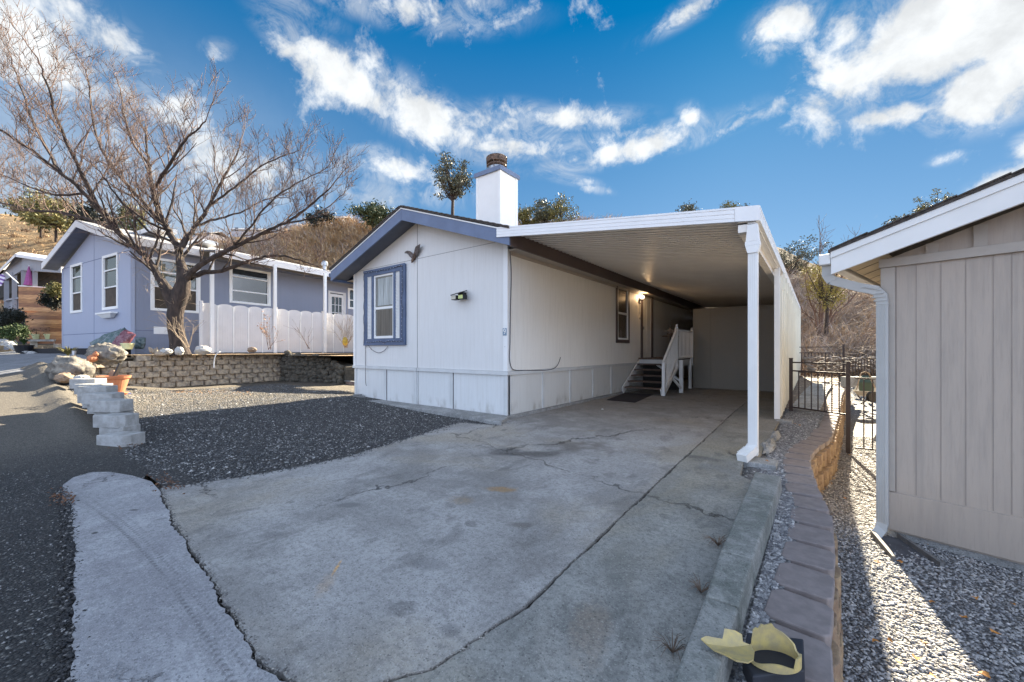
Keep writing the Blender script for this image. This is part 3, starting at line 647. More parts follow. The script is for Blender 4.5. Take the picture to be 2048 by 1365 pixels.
cc = (-2.21, 2.36, 6.06)
mb = MB(); mb.lathe([(.25, 0), (.24, .16), (.20, .20)], cc, 24); build(mb, 'flue_collar', M['metal'], roof)
mb = MB(); mb.lathe([(.22, .19), (.26, .21), (.26, .235), (.22, .25), (.22, .27), (.28, .29), (.285, .43), (.26, .45), (.14, .455)], cc, 28)
for k in range(4):
    a = k*1.57+.4; mb.bar((cc[0]+.27*math.cos(a), cc[1]+.27*math.sin(a), cc[2]+.1), (cc[0]+.29*math.cos(a), cc[1]+.29*math.sin(a), cc[2]+.42), .012)
build(mb, 'flue_cap', M['rustymetal'], roof)
# front window: frame, sashes, curtain, louvred shutters
win = build(MB().box(gx0+.0, gx0+.055, -.02, .03, gz0, gz1).box(gx1-.055, gx1, -.02, .03, gz0, gz1).box(gx0+.055, gx1-.055, -.02, .03, gz0, gz0+.055).box(gx0+.055, gx1-.055, -.02, .03, gz1-.055, gz1).box(gx0+.055, gx1-.055, -.012, .03, 2.33, 2.385), 'window', M['white'], home)
build(MB().box(gx0+.055, gx1-.055, .008, .014, gz0+.055, gz1-.055), 'pane', glassm('front_pane', (.10, .095, .075), .04), win)
pm = M['curtain']
mb = MB(); n = 60
V = []
for i in range(n+1):
    x = gx0+.14+(gx1-gx0-.2)*i/n; y = .006-.012*0+.0; V.append((x, -.004+.006*math.sin(i*1.1)+.004*math.sin(i*.37), 2.42)); V.append((x, -.004+.006*math.sin(i*1.1+.5), 3.10))
cm, ct, cb_, cO, cP = newmat('sheer_curtain'); csp = ct.new('ShaderNodeSeparateXYZ'); ct.l.new(cP, csp.inputs[0])
fold = ct.noise(ct.vmul(cP, (14, 1, .5)), 1.6, 3, .6)
ct.l.new(ct.mix(ct.ramp(fold, .3, .7), (.22, .235, .22), (.50, .53, .52)), cb_.inputs['Base Color'])
mb.add(V, [(2*i, 2*i+2, 2*i+3, 2*i+1) for i in range(n)]); build(mb, 'curtain', cm, win)
V = []
for i in range(n+1):
    x = gx0+.10+(gx1-gx0-.17)*i/n; V.append((x, -.002+.005*math.sin(i*.8), 1.665)); V.append((x, -.002+.005*math.sin(i*.8), 2.31))
mb = MB(); mb.add(V, [(2*i, 2*i+2, 2*i+3, 2*i+1) for i in range(n)]); build(mb, 'curtain', mat('brown_curtain', (.17, .15, .12), .8, .2, 1, stretch=(14, 1, 1)), win)
mb = MB(); fx0, fx1, fz0, fz1 = -4.706, -3.016, 1.43, 3.34
mb.box(fx0, fx0+.13, -.05, -.001, fz0, fz1).box(fx1-.20, fx1, -.05, -.001, fz0, fz1).box(fx0+.13, fx1-.20, -.05, -.001, fz0, fz0+.16).box(fx0+.13, fx1-.20, -.05, -.001, fz1-.15, fz1)
mb.box(gx0-.075, gx0-.002, -.046, -.001, fz0+.16, fz1-.15).box(gx1+.002, gx1+.075, -.046, -.001, fz0+.16, fz1-.15)
mb.box(fx0-.012, fx1+.012, -.06, -.051, fz0-.01, fz0+.05).box(fx1-.06, fx1+.012, -.06, -.051, fz0+.05, fz1-.05).box(fx0-.012, fx1+.012, -.06, -.051, fz1-.05, fz1+.012)
build(mb, 'window_surround', M['bluetrim'], home, bevel=.004)
for a, b2 in ((fx0+.131, gx0-.076), (gx1+.076, fx1-.201)):
    mb = MB(); zz = fz0+.165
    while zz < fz1-.16:
        mb.slab([(a, -.035, zz), (b2, -.035, zz), (b2, -.012, zz+.036), (a, -.012, zz+.036)], (0, .008, -.004)); zz += .036
    mb.box(a, b2, -.008, -.001, fz0+.16, fz1-.15)
    build(mb, 'shutter', M['white'], home)
# side window with brown trim
a, b2, c, d2 = sw
mb = MB(); mb.box(.001, .03, a-.10, a, c-.1, d2+.1).box(.001, .03, b2, b2+.10, c-.1, d2+.1).box(.001, .03, a, b2, c-.1, c).box(.001, .03, a, b2, d2, d2+.1); build(mb, 'window_surround', M['brown'], home)
swn = build(MB().box(-.03, .022, a, a+.05, c, d2).box(-.03, .022, b2-.05, b2, c, d2).box(-.03, .022, a+.05, b2-.05, c, c+.05).box(-.03, .022, a+.05, b2-.05, d2-.05, d2).box(-.03, .022, a+.05, b2-.05, 2.38, 2.44), 'window', M['white'], home)
build(MB().box(-.012, -.006, a+.05, b2-.05, c+.05, d2-.05), 'pane', glassm('screen_pane', (.06, .045, .03), .25), swn)
# front door on the side wall
mb = MB(); mb.box(.001, .05, 7.22, 7.33, 1.0, 3.27).box(.001, .05, 8.27, 8.38, 1.0, 3.27).box(.001, .05, 7.33, 8.27, 3.16, 3.27); build(mb, 'door_frame', M['brown'], home)
dr = build(MB().box(-.05, -.01, 7.34, 8.26, 1.08, 3.15).box(-.0099, -.002, 7.44, 7.80, 1.2, 3.05).box(-.0099, -.002, 7.86, 8.16, 1.2, 3.05), 'door', M['side'], home)
build(MB().box(-.0018, .05, 7.42, 7.46, 2.0, 2.1), 'handle', M['metal'], dr)
build(MB().bar((.01, 8.75, 3.2), (.01, 9.35, 3.2), .02, .07), 'wall_vent', M['brown'], home)
# ------------------------------------------------------------------ carport
cp = thing('carport', 'long white aluminium carport with ribbed underside attached to the white mobile home', 'carport', (2.2, 0, 0))
cx0, cx1 = .40, 4.12
def ctop(x, y): return 3.47-(x-cx0)/(cx1-cx0)*(.47-.010*max(0, y))
mb = MB(); y = -.44; V = []; Fc = []; rows = []
P_ = .15
while y < 15.2:
    for dy, dz in ((0, -.10), (.06, -.10), (.064, -.03), (.098, -.03), (.102, -.075), (.11, -.075), (.114, -.03), (.146, -.03)):
        rows.append((y+dy, dz))
    y += P_
for yy, dz in rows: V += [(cx0, yy, ctop(cx0, yy)+dz-.0), (cx1-.02, yy, ctop(cx1-.02, yy)+dz)]
Fc = [(2*i, 2*i+1, 2*i+3, 2*i+2) for i in range(len(rows)-1)]
mb.add(V, Fc); build(mb, 'pan_ceiling', M['pan'], cp)
mb = MB(); mb.slab([(cx0, -.44, ctop(cx0, 0)-.012), (cx1-.02, -.44, ctop(cx1, 0)-.012), (cx1-.02, 15.2, ctop(cx1, 15.2)-.012), (cx0, 15.2, ctop(cx0, 15.2)-.012)], (0, 0, -.02)); build(mb, 'roof_sheet', M['white_rib'], cp)
def ribfascia(mb, a, b, h, out):
    a = Vector(a); b = Vector(b); out = Vector(out)
    for i, (z0, z1, o) in enumerate(((0, .14, .012), (.14, .2, .004), (.2, .44, .010), (.44, .5, .003), (.5, .74, .010), (.74, .8, .003), (.8, 1, .012))):
        mb.slab([a+Vector((0, 0, -z0*h))+out*o, b+Vector((0, 0, -z0*h))+out*o, b+Vector((0, 0, -z1*h))+out*o, a+Vector((0, 0, -z1*h))+out*o], tuple(-out*(o+.03)))
mb = MB(); ribfascia(mb, (.12, -.46, 3.495), (cx1-.25, -.46, 3.035), .175, (0, -1, 0)); build(mb, 'front_fascia', M['white_rib'], cp)
mb = MB(); mb.slab([(cx1-.247, -.475, 3.037), (cx1+.01, -.475, 3.006), (cx1+.01, -.475, 2.828), (cx1-.247, -.475, 2.860)], (0, .035, 0)); build(mb, 'fascia_corner_cap', M['white_rib'], cp)
mb = MB(); ribfascia(mb, (cx1, -.44, 3.01), (cx1, 15.25, 3.16), .178, (1, 0, 0)); build(mb, 'side_fascia', M['white_rib'], cp)
mb = MB(); mb.slab([(3.90, -.42, 2.90), (4.00, -.42, 2.90), (4.00, 15.2, 3.04), (3.90, 15.2, 3.04)], (0, 0, -.17)); build(mb, 'side_beam', M['pan'], cp)
mb = MB(); mb.slab([(3.9, -.42, 2.845), (cx1-.03, -.42, 2.835), (cx1-.03, 15.2, 2.99), (3.9, 15.2, 3.0)], (0, 0, -.02)); build(mb, 'gutter', M['white_rib'], cp)
mb = MB(); mb.box(4.0, 4.10, -.34, -.25, .02, 2.83); build(mb, 'post', M['white'], cp, bevel=.008)
for y in (3.02, 6.6, 10.2, 14.9):
    mb = MB(); mb.box(4.03, 4.12, y, y+.09, .0, 2.88); mb.box(4.046, 4.051, y-.004, y, .0, 2.8); mb.box(4.094, 4.099, y-.004, y, .0, 2.8); build(mb, 'post', M['white'], cp, bevel=.006)
# downspout with its funnel head on the front post
mb = MB()
for x0, x1, za, zb, w0, w1, d in ((0, 0, 2.80, 2.60, .105, .14, .12), (0, 0, 2.60, 2.545, .155, .155, .14), (0, 0, 2.545, 2.46, .15, .105, .12)):
    cxp = 4.055
    mb.add([(cxp-w0/2, -.46, za), (cxp+w0/2, -.46, za), (cxp+w0/2, -.345, za), (cxp-w0/2, -.345, za), (cxp-w1/2, -.46, zb), (cxp+w1/2, -.46, zb), (cxp+w1/2, -.345, zb), (cxp-w1/2, -.345, zb)], [(0,1,2,3),(7,6,5,4),(0,4,5,1),(1,5,6,2),(2,6,7,3),(3,7,4,0)])
cxp = 4.055
mb.box(cxp-.05, cxp+.05, -.44, -.36, .14, 2.46)
for k in (-.03, -.01, .01, .03): mb.box(cxp+k-.004, cxp+k+.004, -.446, -.4401, .16, 2.45)
dsp = build(mb, 'downspout', M['white'], cp, bevel=.006)
mb = MB(); mb.bar((cxp, -.40, .14), (cxp-.03, -.47, .08), .11, .09); mb.bar((cxp-.03, -.46, .09), (cxp-.09, -.62, .035), .115, .085)
for i in range(5): mb.bar((cxp-.032-.012*i, -.463-.03*i, .137-.010*i), (cxp-.036-.012*i, -.475-.03*i, .132-.010*i), .125, .01)
build(mb, 'downspout_elbow', M['white'], dsp)
# white panelled side wall of the carport
M4 = None
wl = thing('carport_side_wall', 'weathered white panelled wall along the right edge of the carport behind the iron gate', 'wall', (4.12, 9, 0))
mb = MB()
y = 3.12
segs = []
while y < 15.2:
    y2 = min(15.25, y+1.22); mb.slab([(4.13, y, -.03+.02*y), (4.13, y2, -.03+.02*y2), (4.13, y2, 2.66+.010*y2), (4.13, y, 2.66+.010*y)], (-.05, 0, 0)); y = y2
build(mb, 'wall_panel', M['whitepanel'], wl)
mb = MB(); y = 3.12
while y < 15.2:
    mb.box(4.131, 4.150, y, y+.07, -.0+.02*y, 2.69+.010*y); y += .61
build(mb, 'batten', M['whitepanel'], wl)
mb = MB(); rs = random.Random(4)
for k in range(14):
    y = 3.6+k*.8; mb.box(4.132, 4.17, y, y+.06, 2.50+.01*y-rs.random()*.18, 2.80+.01*y)
build(mb, 'bracket', M['whitepanel'], wl)
# storage room at the end of the carport
sh = thing('storage_room', 'plain grey-brown storage room wall closing the far end of the carport', 'shed', (2.6, 9, 0))
mb = MB(); mb.box(1.27, 4.02, 8.95, 15.0, 0.0, 2.72); build(mb, 'room_wall', M['shedwall'], sh)
mb = MB(); mb.box(.0, 1.26, 14.9, 15.0, .0, 3.3); mb.box(1.262, 4.1, 14.9, 15.1, 2.73, 3.3); build(mb, 'rear_panel', M['shedwall'], sh)
mb = MB(); mb.box(1.255, 4.02, 8.93, 8.949, 2.66, 2.735); mb.box(2.6, 2.63, 8.94, 8.9495, .05, 2.66); mb.box(1.25, 1.30, 8.93, 8.948, .0, 2.66); mb.box(3.3, 3.6, 8.9, 8.94, 2.6, 2.64); build(mb, 'trim', M['shedwall'], sh)

# ------------------------------------------------------------------ porch stairs and landing
st = thing('porch_stairs', 'white railed wooden stairs and landing leading up to the side door under the carport', 'stairs', (.7, 6.3, 0))
n = 5; sy0, sy1 = 5.62, 6.95; zt = 1.02
for i in range(n):
    z = .04+(i+1)*zt/(n+1)*.98; y = sy0+i*(sy1-sy0)/n
    x1 = 1.14
    build(MB().box(.07, x1, y, y+.30, z-.04, z), 'tread', M['tread'], st, bevel=.005)
build(MB().box(.02, 1.22, 6.98, 8.75, 1.0, 1.05), 'landing_deck', M['tread'], st)
build(MB().box(.06, 1.20, 6.94, 6.975, .83, .998), 'landing_rim', M['band'], st)
build(MB().box(1.202, 1.24, 6.94, 8.75, .80, .998), 'landing_rim', M['band'], st)
for x in (.06, 1.19): build(MB().bar((x, sy0-.1, .10), (x, sy1+.05, .90), .035, .2), 'stringer', M['white'], st)
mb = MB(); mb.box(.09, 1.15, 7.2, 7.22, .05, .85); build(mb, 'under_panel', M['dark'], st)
def newel(x, y, z0, z1, w=.075):
    mb = MB(); mb.box(x-w/2, x+w/2, y-w/2, y+w/2, z0, z1); mb.lathe([(w*.62, 0), (w*.62, .015), (w*.3, .02), (w*.55, .05), (w*.5, .08), (.005, .1)], (x, y, z1), 10); build(mb, 'newel_post', M['white'], st)
build(MB().box(1.22, 1.30, 5.47, 5.54, .02, .95), 'newel_post', M['white'], st, bevel=.004)
newel(1.27, 6.78, .72, 2.0); newel(1.27, 8.68, .78, 1.98)
build(MB().bar((1.26, 5.47, .95), (1.27, 6.78, 1.94), .06, .05), 'handrail', M['white'], st)
build(MB().bar((1.26, 5.56, .12), (1.27, 6.74, 1.03), .05, .045), 'lower_rail', M['white'], st)
build(MB().bar((1.27, 6.82, 1.93), (1.27, 8.66, 1.93), .05, .05), 'handrail', M['white'], st)
build(MB().bar((1.27, 6.82, 1.06), (1.27, 8.66, 1.06), .045, .05), 'lower_rail', M['white'], st)
for i in range(10):
    y = 5.56+(i+.5)*1.18/10; t = (y-5.47)/1.31
    build(MB().box(1.255, 1.28, y-.011, y+.011, .07+t*.98, .93+t*.99), 'baluster', M['white'], st)
for i in range(11):
    y = 6.85+(i+.5)*1.80/11
    build(MB().box(1.26, 1.285, y-.011, y+.011, 1.08, 1.91), 'baluster', M['white'], st)
build(MB().box(1.34, 1.44, 6.80, 6.90, .0, 1.0), 'leg', M['white'], st); build(MB().box(1.2, 1.29, 8.5, 8.59, .0, .99), 'leg', M['white'], st)
build(MB().bar((1.25, 5.6, .06), (1.30, 6.85, .84), .04, .09), 'brace', M['white'], st)
build(MB().bar((1.15, 6.3, .62), (1.40, 6.78, .15), .04, .07), 'brace', M['white'], st)
build(MB().bar((.6, 7.0, .85), (1.38, 6.86, .35), .04, .06), 'brace', M['white'], st)
# door mat
a = [gp(1213, 801), gp(1270, 806), gp(1306, 790), gp(1250, 787)]
mb = MB(); mb.slab([(p.x, p.y, .014) for p in a], (0, 0, -.012)); single(mb, 'door_mat', M['mat'], 'dark flat mat on the concrete in front of the porch stairs', 'mat', tuple(gp(1260, 796)))
# little table with a plant on the landing
tb = thing('side_table', 'small round dark table standing on the porch landing by the side door', 'table', (.62, 8.45, 1.05))
build(MB().lathe([(.27, .72), (.28, .735), (.27, .75)], (.62, 8.45, 1.05), 20), 'table_top', M['wood'], tb)
mb = MB(); mb.lathe([(.14, 0), (.14, .02), (.03, .06), (.025, .72)], (.62, 8.45, 1.05), 12); build(mb, 'pedestal', M['iron'], tb)
pl = thing('potted_plant', 'small bowl of pale flowers on the round porch table', 'potted plant', (.62, 8.45, 1.80))
build(MB().lathe([(.06, 0), (.11, .05), (.12, .09), (.10, .09)], (.62, 8.45, 1.80), 14), 'bowl', M['wood'], pl)
def leafcloud(cs, per, rad, size, seed, flat=.7):
    r = np.random.default_rng(seed); cs = np.asarray(cs, float).reshape(-1, 3); n = len(cs)*per
    C = np.repeat(cs, per, 0)+r.normal(0, 1, (n, 3))*np.asarray(rad)*.5
    a = r.normal(0, 1, (n, 3)); a /= np.linalg.norm(a, axis=1)[:, None]; b = r.normal(0, 1, (n, 3)); b -= a*(a*b).sum(1)[:, None]; b /= np.linalg.norm(b, axis=1)[:, None]
    s = size*r.uniform(.6, 1.3, (n, 1)); a *= s; b *= s*flat
    V = np.stack([C-a, C+b*.5, C+a, C-b*.5], 1).reshape(-1, 3); return V, np.arange(n*4).reshape(-1, 4)
def leafobj(name, m, parent, cs, per, rad, size, seed=1, flat=.7):
    V, F = leafcloud(cs, per, rad, size, seed, flat); return finish(mesh_np(name, V, F, 4), name, m, parent)
leafobj('flowers', mat('pale_flower', (.5, .42, .38), .7, .2, 30), pl, [(.62, 8.45, 1.98)], 120, (.12, .12, .08), .03)
mb = MB(); mb.tube([(.62, 8.45, 1.88), (.6, 8.44, 2.1), (.66, 8.43, 2.35)], .008, 5); build(mb, 'stem', M['wood'], pl)

# ------------------------------------------------------------------ small things on the mobile home
lamp = thing('porch_lamp', 'lit round porch lamp on the side wall left of the door', 'lamp', (.01, 7.08, 3.0))
build(MB().lathe([(.05, -.07), (.055, -.03), (.03, 0)], (.09, 7.08, 3.0), 12), 'lamp_base', M['iron'], lamp)
build(MB().box(.0, .09, 7.06, 7.10, 2.96, 2.99).box(.0, .02, 7.03, 7.13, 2.85, 3.05), 'wall_bracket', M['iron'], lamp)
em, et, eb, _, _ = newmat('lamp_glow'); eb.inputs['Emission Color'].default_value = (1, .86, .62, 1); eb.inputs['Emission Strength'].default_value = 3
build(MB().lathe([(.005, -.01), (.05, .01), (.068, .05), (.05, .10), (.005, .12)], (.10, 7.08, 3.0), 16), 'lamp_globe', em, lamp, smooth=True)
pl_ = bpy.data.lights.new('porch_lamp_light', 'POINT'); pl_.energy = 1.6; pl_.color = (1, .62, .30); pl_.shadow_soft_size = .07
po = bpy.data.objects.new('porch_lamp_light', pl_); COL.objects.link(po); po.parent = lamp; po.location = (.22, 0, .05)
wc = thing('wind_chime', 'thin hanging wind chime below the lit porch lamp', 'wind chime', (.08, 6.93, 2.45))
build(MB().lathe([(.04, 0), (.04, .015)], (.08, 6.93, 2.82), 12).bar((.0, 6.93, 2.88), (.09, 6.93, 2.88), .01), 'top_ring', M['iron'], wc)
mb = MB()
for k, (dx, dy, l) in enumerate(((.03, 0, .28), (-.02, .025, .34), (-.02, -.025, .4))): mb.tube([(.08+dx, 6.93+dy, 2.82), (.08+dx, 6.93+dy, 2.82-l)], .006, 6)
mb.tube([(.08, 6.93, 2.82), (.08, 6.93, 2.35)], .002, 4); mb.box(.065, .095, 6.925, 6.935, 2.31, 2.37); build(mb, 'chime_tubes', M['metal'], wc)
bird = thing('wall_ornament', 'metal butterfly-like bird ornament with spread wings high on the white front wall', 'wall ornament', (-2.67, -.02, 3.42))
def wing(pts, name):
    c = Vector((-2.70, -.03, 3.42)); V = [Vector((c.x+u*.72, c.y-d_, c.z+v*.74)) for u, v, d_ in pts]
    n = len(V); mb = MB(); mb.add(V+[v+Vector((0, .012, 0)) for v in V], [tuple(range(n)), tuple(range(2*n-1, n-1, -1))]+[(i, n+i, n+(i+1) % n, (i+1) % n) for i in range(n)]); build(mb, name, mat('bronze_wing_'+str(len(pts)), (.17, .14, .13), .5, .35, 30, metal=.4), bird)
wing([(.03, -.03, .0), (-.06, -.02, .02), (-.13, .04, .04), (-.20, .12, .05), (-.27, .17, .06), (-.37, .19, .07), (-.33, .235, .07), (-.24, .255, .06), (-.13, .23, .05), (-.05, .16, .03), (.03, .06, 0)], 'wing')
wing([(.04, .05, .0), (.03, .15, .02), (.07, .25, .03), (.15, .32, .05), (.27, .345, .06), (.42, .35, .08), (.38, .26, .07), (.31, .17, .06), (.23, .09, .04), (.14, .03, .02), (.07, .02, 0)], 'wing')
mb = MB(); mb.tube([(-2.76, -.05, 3.32), (-2.72, -.06, 3.36), (-2.69, -.04, 3.43), (-2.66, -.05, 3.50), (-2.64, -.06, 3.54)], [.01, .035, .04, .03, .012], 10); build(mb, 'body', M['rustymetal'], bird, smooth=True)
slt = thing('security_light', 'black motion security light with two lamp heads on the white front wall', 'security light', (-1.15, -.02, 2.36))
build(MB().slab([(-1.27, -.05, 2.50), (-1.0, -.05, 2.53), (-1.0, -.26, 2.46), (-1.27, -.26, 2.43)], (0, 0, -.02)), 'solar_panel', M['black'], slt)
build(MB().box(-1.20, -1.06, -.12, -.001, 2.36, 2.49), 'housing', M['black'], slt, bevel=.01)
for x, cc_ in ((-1.22, (.55, .52, .42)), (-1.02, (.52, .58, .20))):
    hd = build(MB().box(x-.075, x+.075, -.22, -.10, 2.33, 2.42), 'lamp_head', M['black'], slt, bevel=.012)
    build(MB().box(x-.06, x+.06, -.228, -.221, 2.34, 2.41), 'lens', mat('lens_'+str(int(-x*100)), cc_, .25, .05), hd)
num = thing('house_number', 'small blue-grey plate with the number 9 on the front right corner trim', 'house number', (-.05, -.02, 1.60))
build(MB().box(-.093, -.002, -.024, -.0165, 1.58, 1.72), 'plate', M['numplate'], num)
def text(body, name, m, parent, loc, rot, size, ext=.002):
    cu = bpy.data.curves.new(name, 'FONT'); cu.body = body; cu.size = size; cu.extrude = ext; cu.align_x = 'CENTER'; cu.align_y = 'CENTER'
    tmp = bpy.data.objects.new(name+'_tmp', cu); COL.objects.link(tmp); dg = bpy.context.evaluated_depsgraph_get()
    me = bpy.data.meshes.new_from_object(tmp.evaluated_get(dg)); bpy.data.objects.remove(tmp)
    me.transform(Matrix.Translation(Vector(loc))@Matrix.Rotation(rot[2], 4, 'Z')@Matrix.Rotation(rot[0], 4, 'X')); return finish(me, name, m, parent)
text('9', 'digit', M['white'], num, (-.048, -.0265, 1.652), (math.radians(90), 0, 0), .15)
build(MB().lathe([(.012, 0), (.012, .01)], (0, 0, 0), 8) if False else MB().box(-.055, -.035, -.022, -.0165, 1.36, 1.38), 'screw_plug', M['band'], num)
# cables
def cable(pts, r, name, label, m=None, sub=4):
    P = [Vector(p) for p in pts]; out = []
    for i in range(len(P)-1):
        p0 = P[max(0, i-1)]; p1 = P[i]; p2 = P[i+1]; p3 = P[min(len(P)-1, i+2)]
        for k in range(sub):
            t = k/sub; out.append(.5*((2*p1)+(-p0+p2)*t+(2*p0-5*p1+4*p2-p3)*t*t+(-p0+3*p1-3*p2+p3)*t**3))
    out.append(P[-1]); mb = MB(); mb.tube(out, r, 6)
    return single(mb, name, m or M['wire'], label, 'cable', tuple(min(P, key=lambda v: v.z)))
cable([onX(px, py, .034) for px, py in ((1030, 478), (1022, 487), (1020, 500), (1022, 530), (1022.5, 560), (1021, 620), (1020, 690), (1019, 716), (1023, 736), (1032, 741), (1050, 741), (1078, 741), (1098, 740), (1110, 736), (1117, 727), (1121, 715))], .008, 'cable', 'dark cable running down the side wall corner and out along the white band')
cable([onY(px, py, -.03) for px, py in ((731, 690), (731, 720), (731, 745), (731.5, 766))]+[onY(733, 772, -.035)], .006, 'cable', 'thin wire hanging straight down below the left edge of the front window')
cable([onY(px, py, -.03) for px, py in ((737, 692), (745, 701), (757, 706), (768, 702), (776, 693))], .006, 'cable', 'short looped wire sagging under the front window')
ls = thing('string_lights', 'string of tiny clear bulbs wound around the blue front window surround', 'string lights', (-3.85, -.06, 1.4))
r = random.Random(3); pts = []
def rr(): return r.uniform(-.025, .025)
for k in range(16): pts.append((fx0+.045+rr(), -.075, fz0+.05+(fz1-fz0-.1)*k/16))
for k in range(14): pts.append((fx0+.05+(fx1-fx0-.1)*k/14, -.075, fz1-.06+rr()))
for k in range(18): pts.append((fx1-.07+rr(), -.075, fz1-.05-(fz1-fz0-.1)*k/18))
for k in range(15): pts.append((fx1-.06-(fx1-fx0-.12)*k/15, -.075, fz0+.07+rr()))
mb = MB(); mb.tube(pts, .0055, 5); build(mb, 'light_wire', M['wire'], ls)
mb = MB()
for p in pts: mb.rock((p[0]+rr()*.6, p[1]-.008, p[2]+rr()*.6), (.0065, .0065, .0065), 1, 6, 4, 0)
build(mb, 'bulbs', mat('clear_bulb', (.75, .78, .82), .2, .02), ls)
sb = thing('vent_bricks', 'small pile of pale brick pieces against the front skirting at left', 'bricks', (-4.85, -.1, .06))
for a, b2, c in ((-5.0, -4.62, .062), (-4.98, -4.66, .092), (-4.95, -4.8, .122)): build(MB().box(a, b2, -.20, -.04, c, c+.027), 'brick', M['pad'], sb)

# ------------------------------------------------------------------ footing blocks
for (x0, x1, y0, y1, z1, lab) in ((3.98, 4.30, -.60, -.28, .0, 'grey concrete footing block under the front carport post'), (4.06, 4.32, 2.86, 3.06, .01, 'grey concrete footing block at the foot of the second carport post')):
    mb = MB(); mb.box(x0, x1, y0, y1, -.22, z1); single(mb, 'footing_block', M['pad'], lab, 'concrete block', ((x0+x1)/2, (y0+y1)/2, -.2), 'concrete footings of the carport posts', bevel=.01)
# concrete curb on the right of the drive, three cast lengths
cbp = [(-1.32, 4.15, 4.40), (-2.15, 4.16, 4.395), (-2.16, 4.16, 4.395), (-3.26, 4.175, 4.375), (-3.272, 4.175, 4.375), (-3.80, 4.20, 4.375), (-3.81, 4.20, 4.375), (-6.4, 4.26, 4.37)]
ck = thing('concrete_curb', 'low cast concrete curb in lengths along the right edge of the driveway', 'curb', (4.3, -3, -.1))
for i in range(0, 8, 2):
    (ya, a0, a1), (yb, b0, b1) = cbp[i], cbp[i+1]; zt = .085
    mb = MB(); mb.add([(a0, ya, -.12), (a1, ya, -.12), (a1-.012, ya, zt), (a0+.02, ya, zt), (b0, yb, -.12), (b1, yb, -.12), (b1-.012, yb, zt), (b0+.02, yb, zt)], [(0,1,2,3),(7,6,5,4),(0,4,5,1),(1,5,6,2),(2,6,7,3),(3,7,4,0)])
    build(mb, 'curb_length', M['curb'], ck, bevel=.012)
# crumbling concrete lip by the post
mb = MB(); mb.rock((4.13, .55, -.04), (.08, .5, .07), 5, 14, 9, .2); mb.rock((4.15, 1.4, -.04), (.07, .45, .06), 8, 14, 9, .2); single(mb, 'concrete_spill', M['pad'], 'rough crumbling concrete spill beside the slab between the two carport posts', 'concrete', (4.13, .9, -.08))

# ------------------------------------------------------------------ curved retaining wall on the right
rw = thing('retaining_wall', 'curved cream split-face block wall topped with mauve cap stones, right of the driveway', 'retaining wall', (4.6, 0, -.65))
def arc(P, step):
    out = []; acc = 0; last = Vector(P[0]).to_2d(); out.append((last.copy(), None)); L = []
    pts = [Vector((a, b)) for a, b in P]; d = 0; cum = [0]
    for a, b in zip(pts, pts[1:]): cum.append(cum[-1]+(b-a).length)
    s = 0; res = []
    while s < cum[-1]-.01:
        i = max(k for k in range(len(cum)-1) if cum[k] <= s); t = (s-cum[i])/(cum[i+1]-cum[i]); p = pts[i].lerp(pts[i+1], t)
        s2 = min(cum[-1]-.001, s+.3); j = max(k for k in range(len(cum)-1) if cum[k] <= s2); q = pts[j].lerp(pts[j+1], (s2-cum[j])/(cum[j+1]-cum[j]))
        res.append((p, (q-p).normalized())); s += step
    return res
rs = random.Random(12)
for i, (p, d) in enumerate(arc(capin, .368)):
    zc = -.045+(.0 if p.y < 4 else .03*(p.y-4)); nrm = Vector((d.y, -d.x)); w_ = .275; l = .318
    a = Vector((p.x, p.y)); q = rs.uniform(-.03, .03); c_, s_ = math.cos(q), math.sin(q)
    loc = [(-.0, .03), (.03, 0), (w_-.02, .0), (w_, .03), (w_, l-.05), (w_-.03, l-.015), (.05, l), (.0, l-.05)]
    poly = []
    for u, v in loc:
        u2 = u*c_-v*s_; v2 = u*s_+v*c_; z2 = a+nrm*u2+d*v2; poly.append((z2.x, z2.y))
    if sum(poly[k][0]*poly[(k+1) % 8][1]-poly[(k+1) % 8][0]*poly[k][1] for k in range(8)) < 0: poly = poly[::-1]
    build(MB().prism(poly, zc-.075, zc+rs.uniform(-.003, .003)), 'cap_stone', M['cap'], rw, bevel=.008)
mb = MB(); mbc = 0
for lev in range(5):
    for i, (p, d) in enumerate(arc([(x+.0+.006*lev, y-(.0 if lev % 2 else .17)) for x, y in capin], .30)):
        zc = -.125-.13*lev+(.0 if p.y < 4 else .03*(p.y-4)); nrm = Vector((d.y, -d.x)); a = Vector((p.x, p.y)); l = .275
        loc = [(.03, 0), (.23, .0), (.272, .03), (.292, .08), (.292, l-.08), (.272, l-.03), (.23, l), (.03, l)]; j = rs.uniform(-.008, .012)
        poly = [(a+nrm*(u+(j if u > .24 else 0))+d*v) for u, v in loc]; poly = [(q.x, q.y) for q in poly][::-1]
        if sum(poly[k][0]*poly[(k+1) % 8][1]-poly[(k+1) % 8][0]*poly[k][1] for k in range(8)) < 0: poly = poly[::-1]
        mb.prism(poly, zc-.122, zc+.0)
build(mb, 'wall_block', M['cream'], rw, bevel=.007)

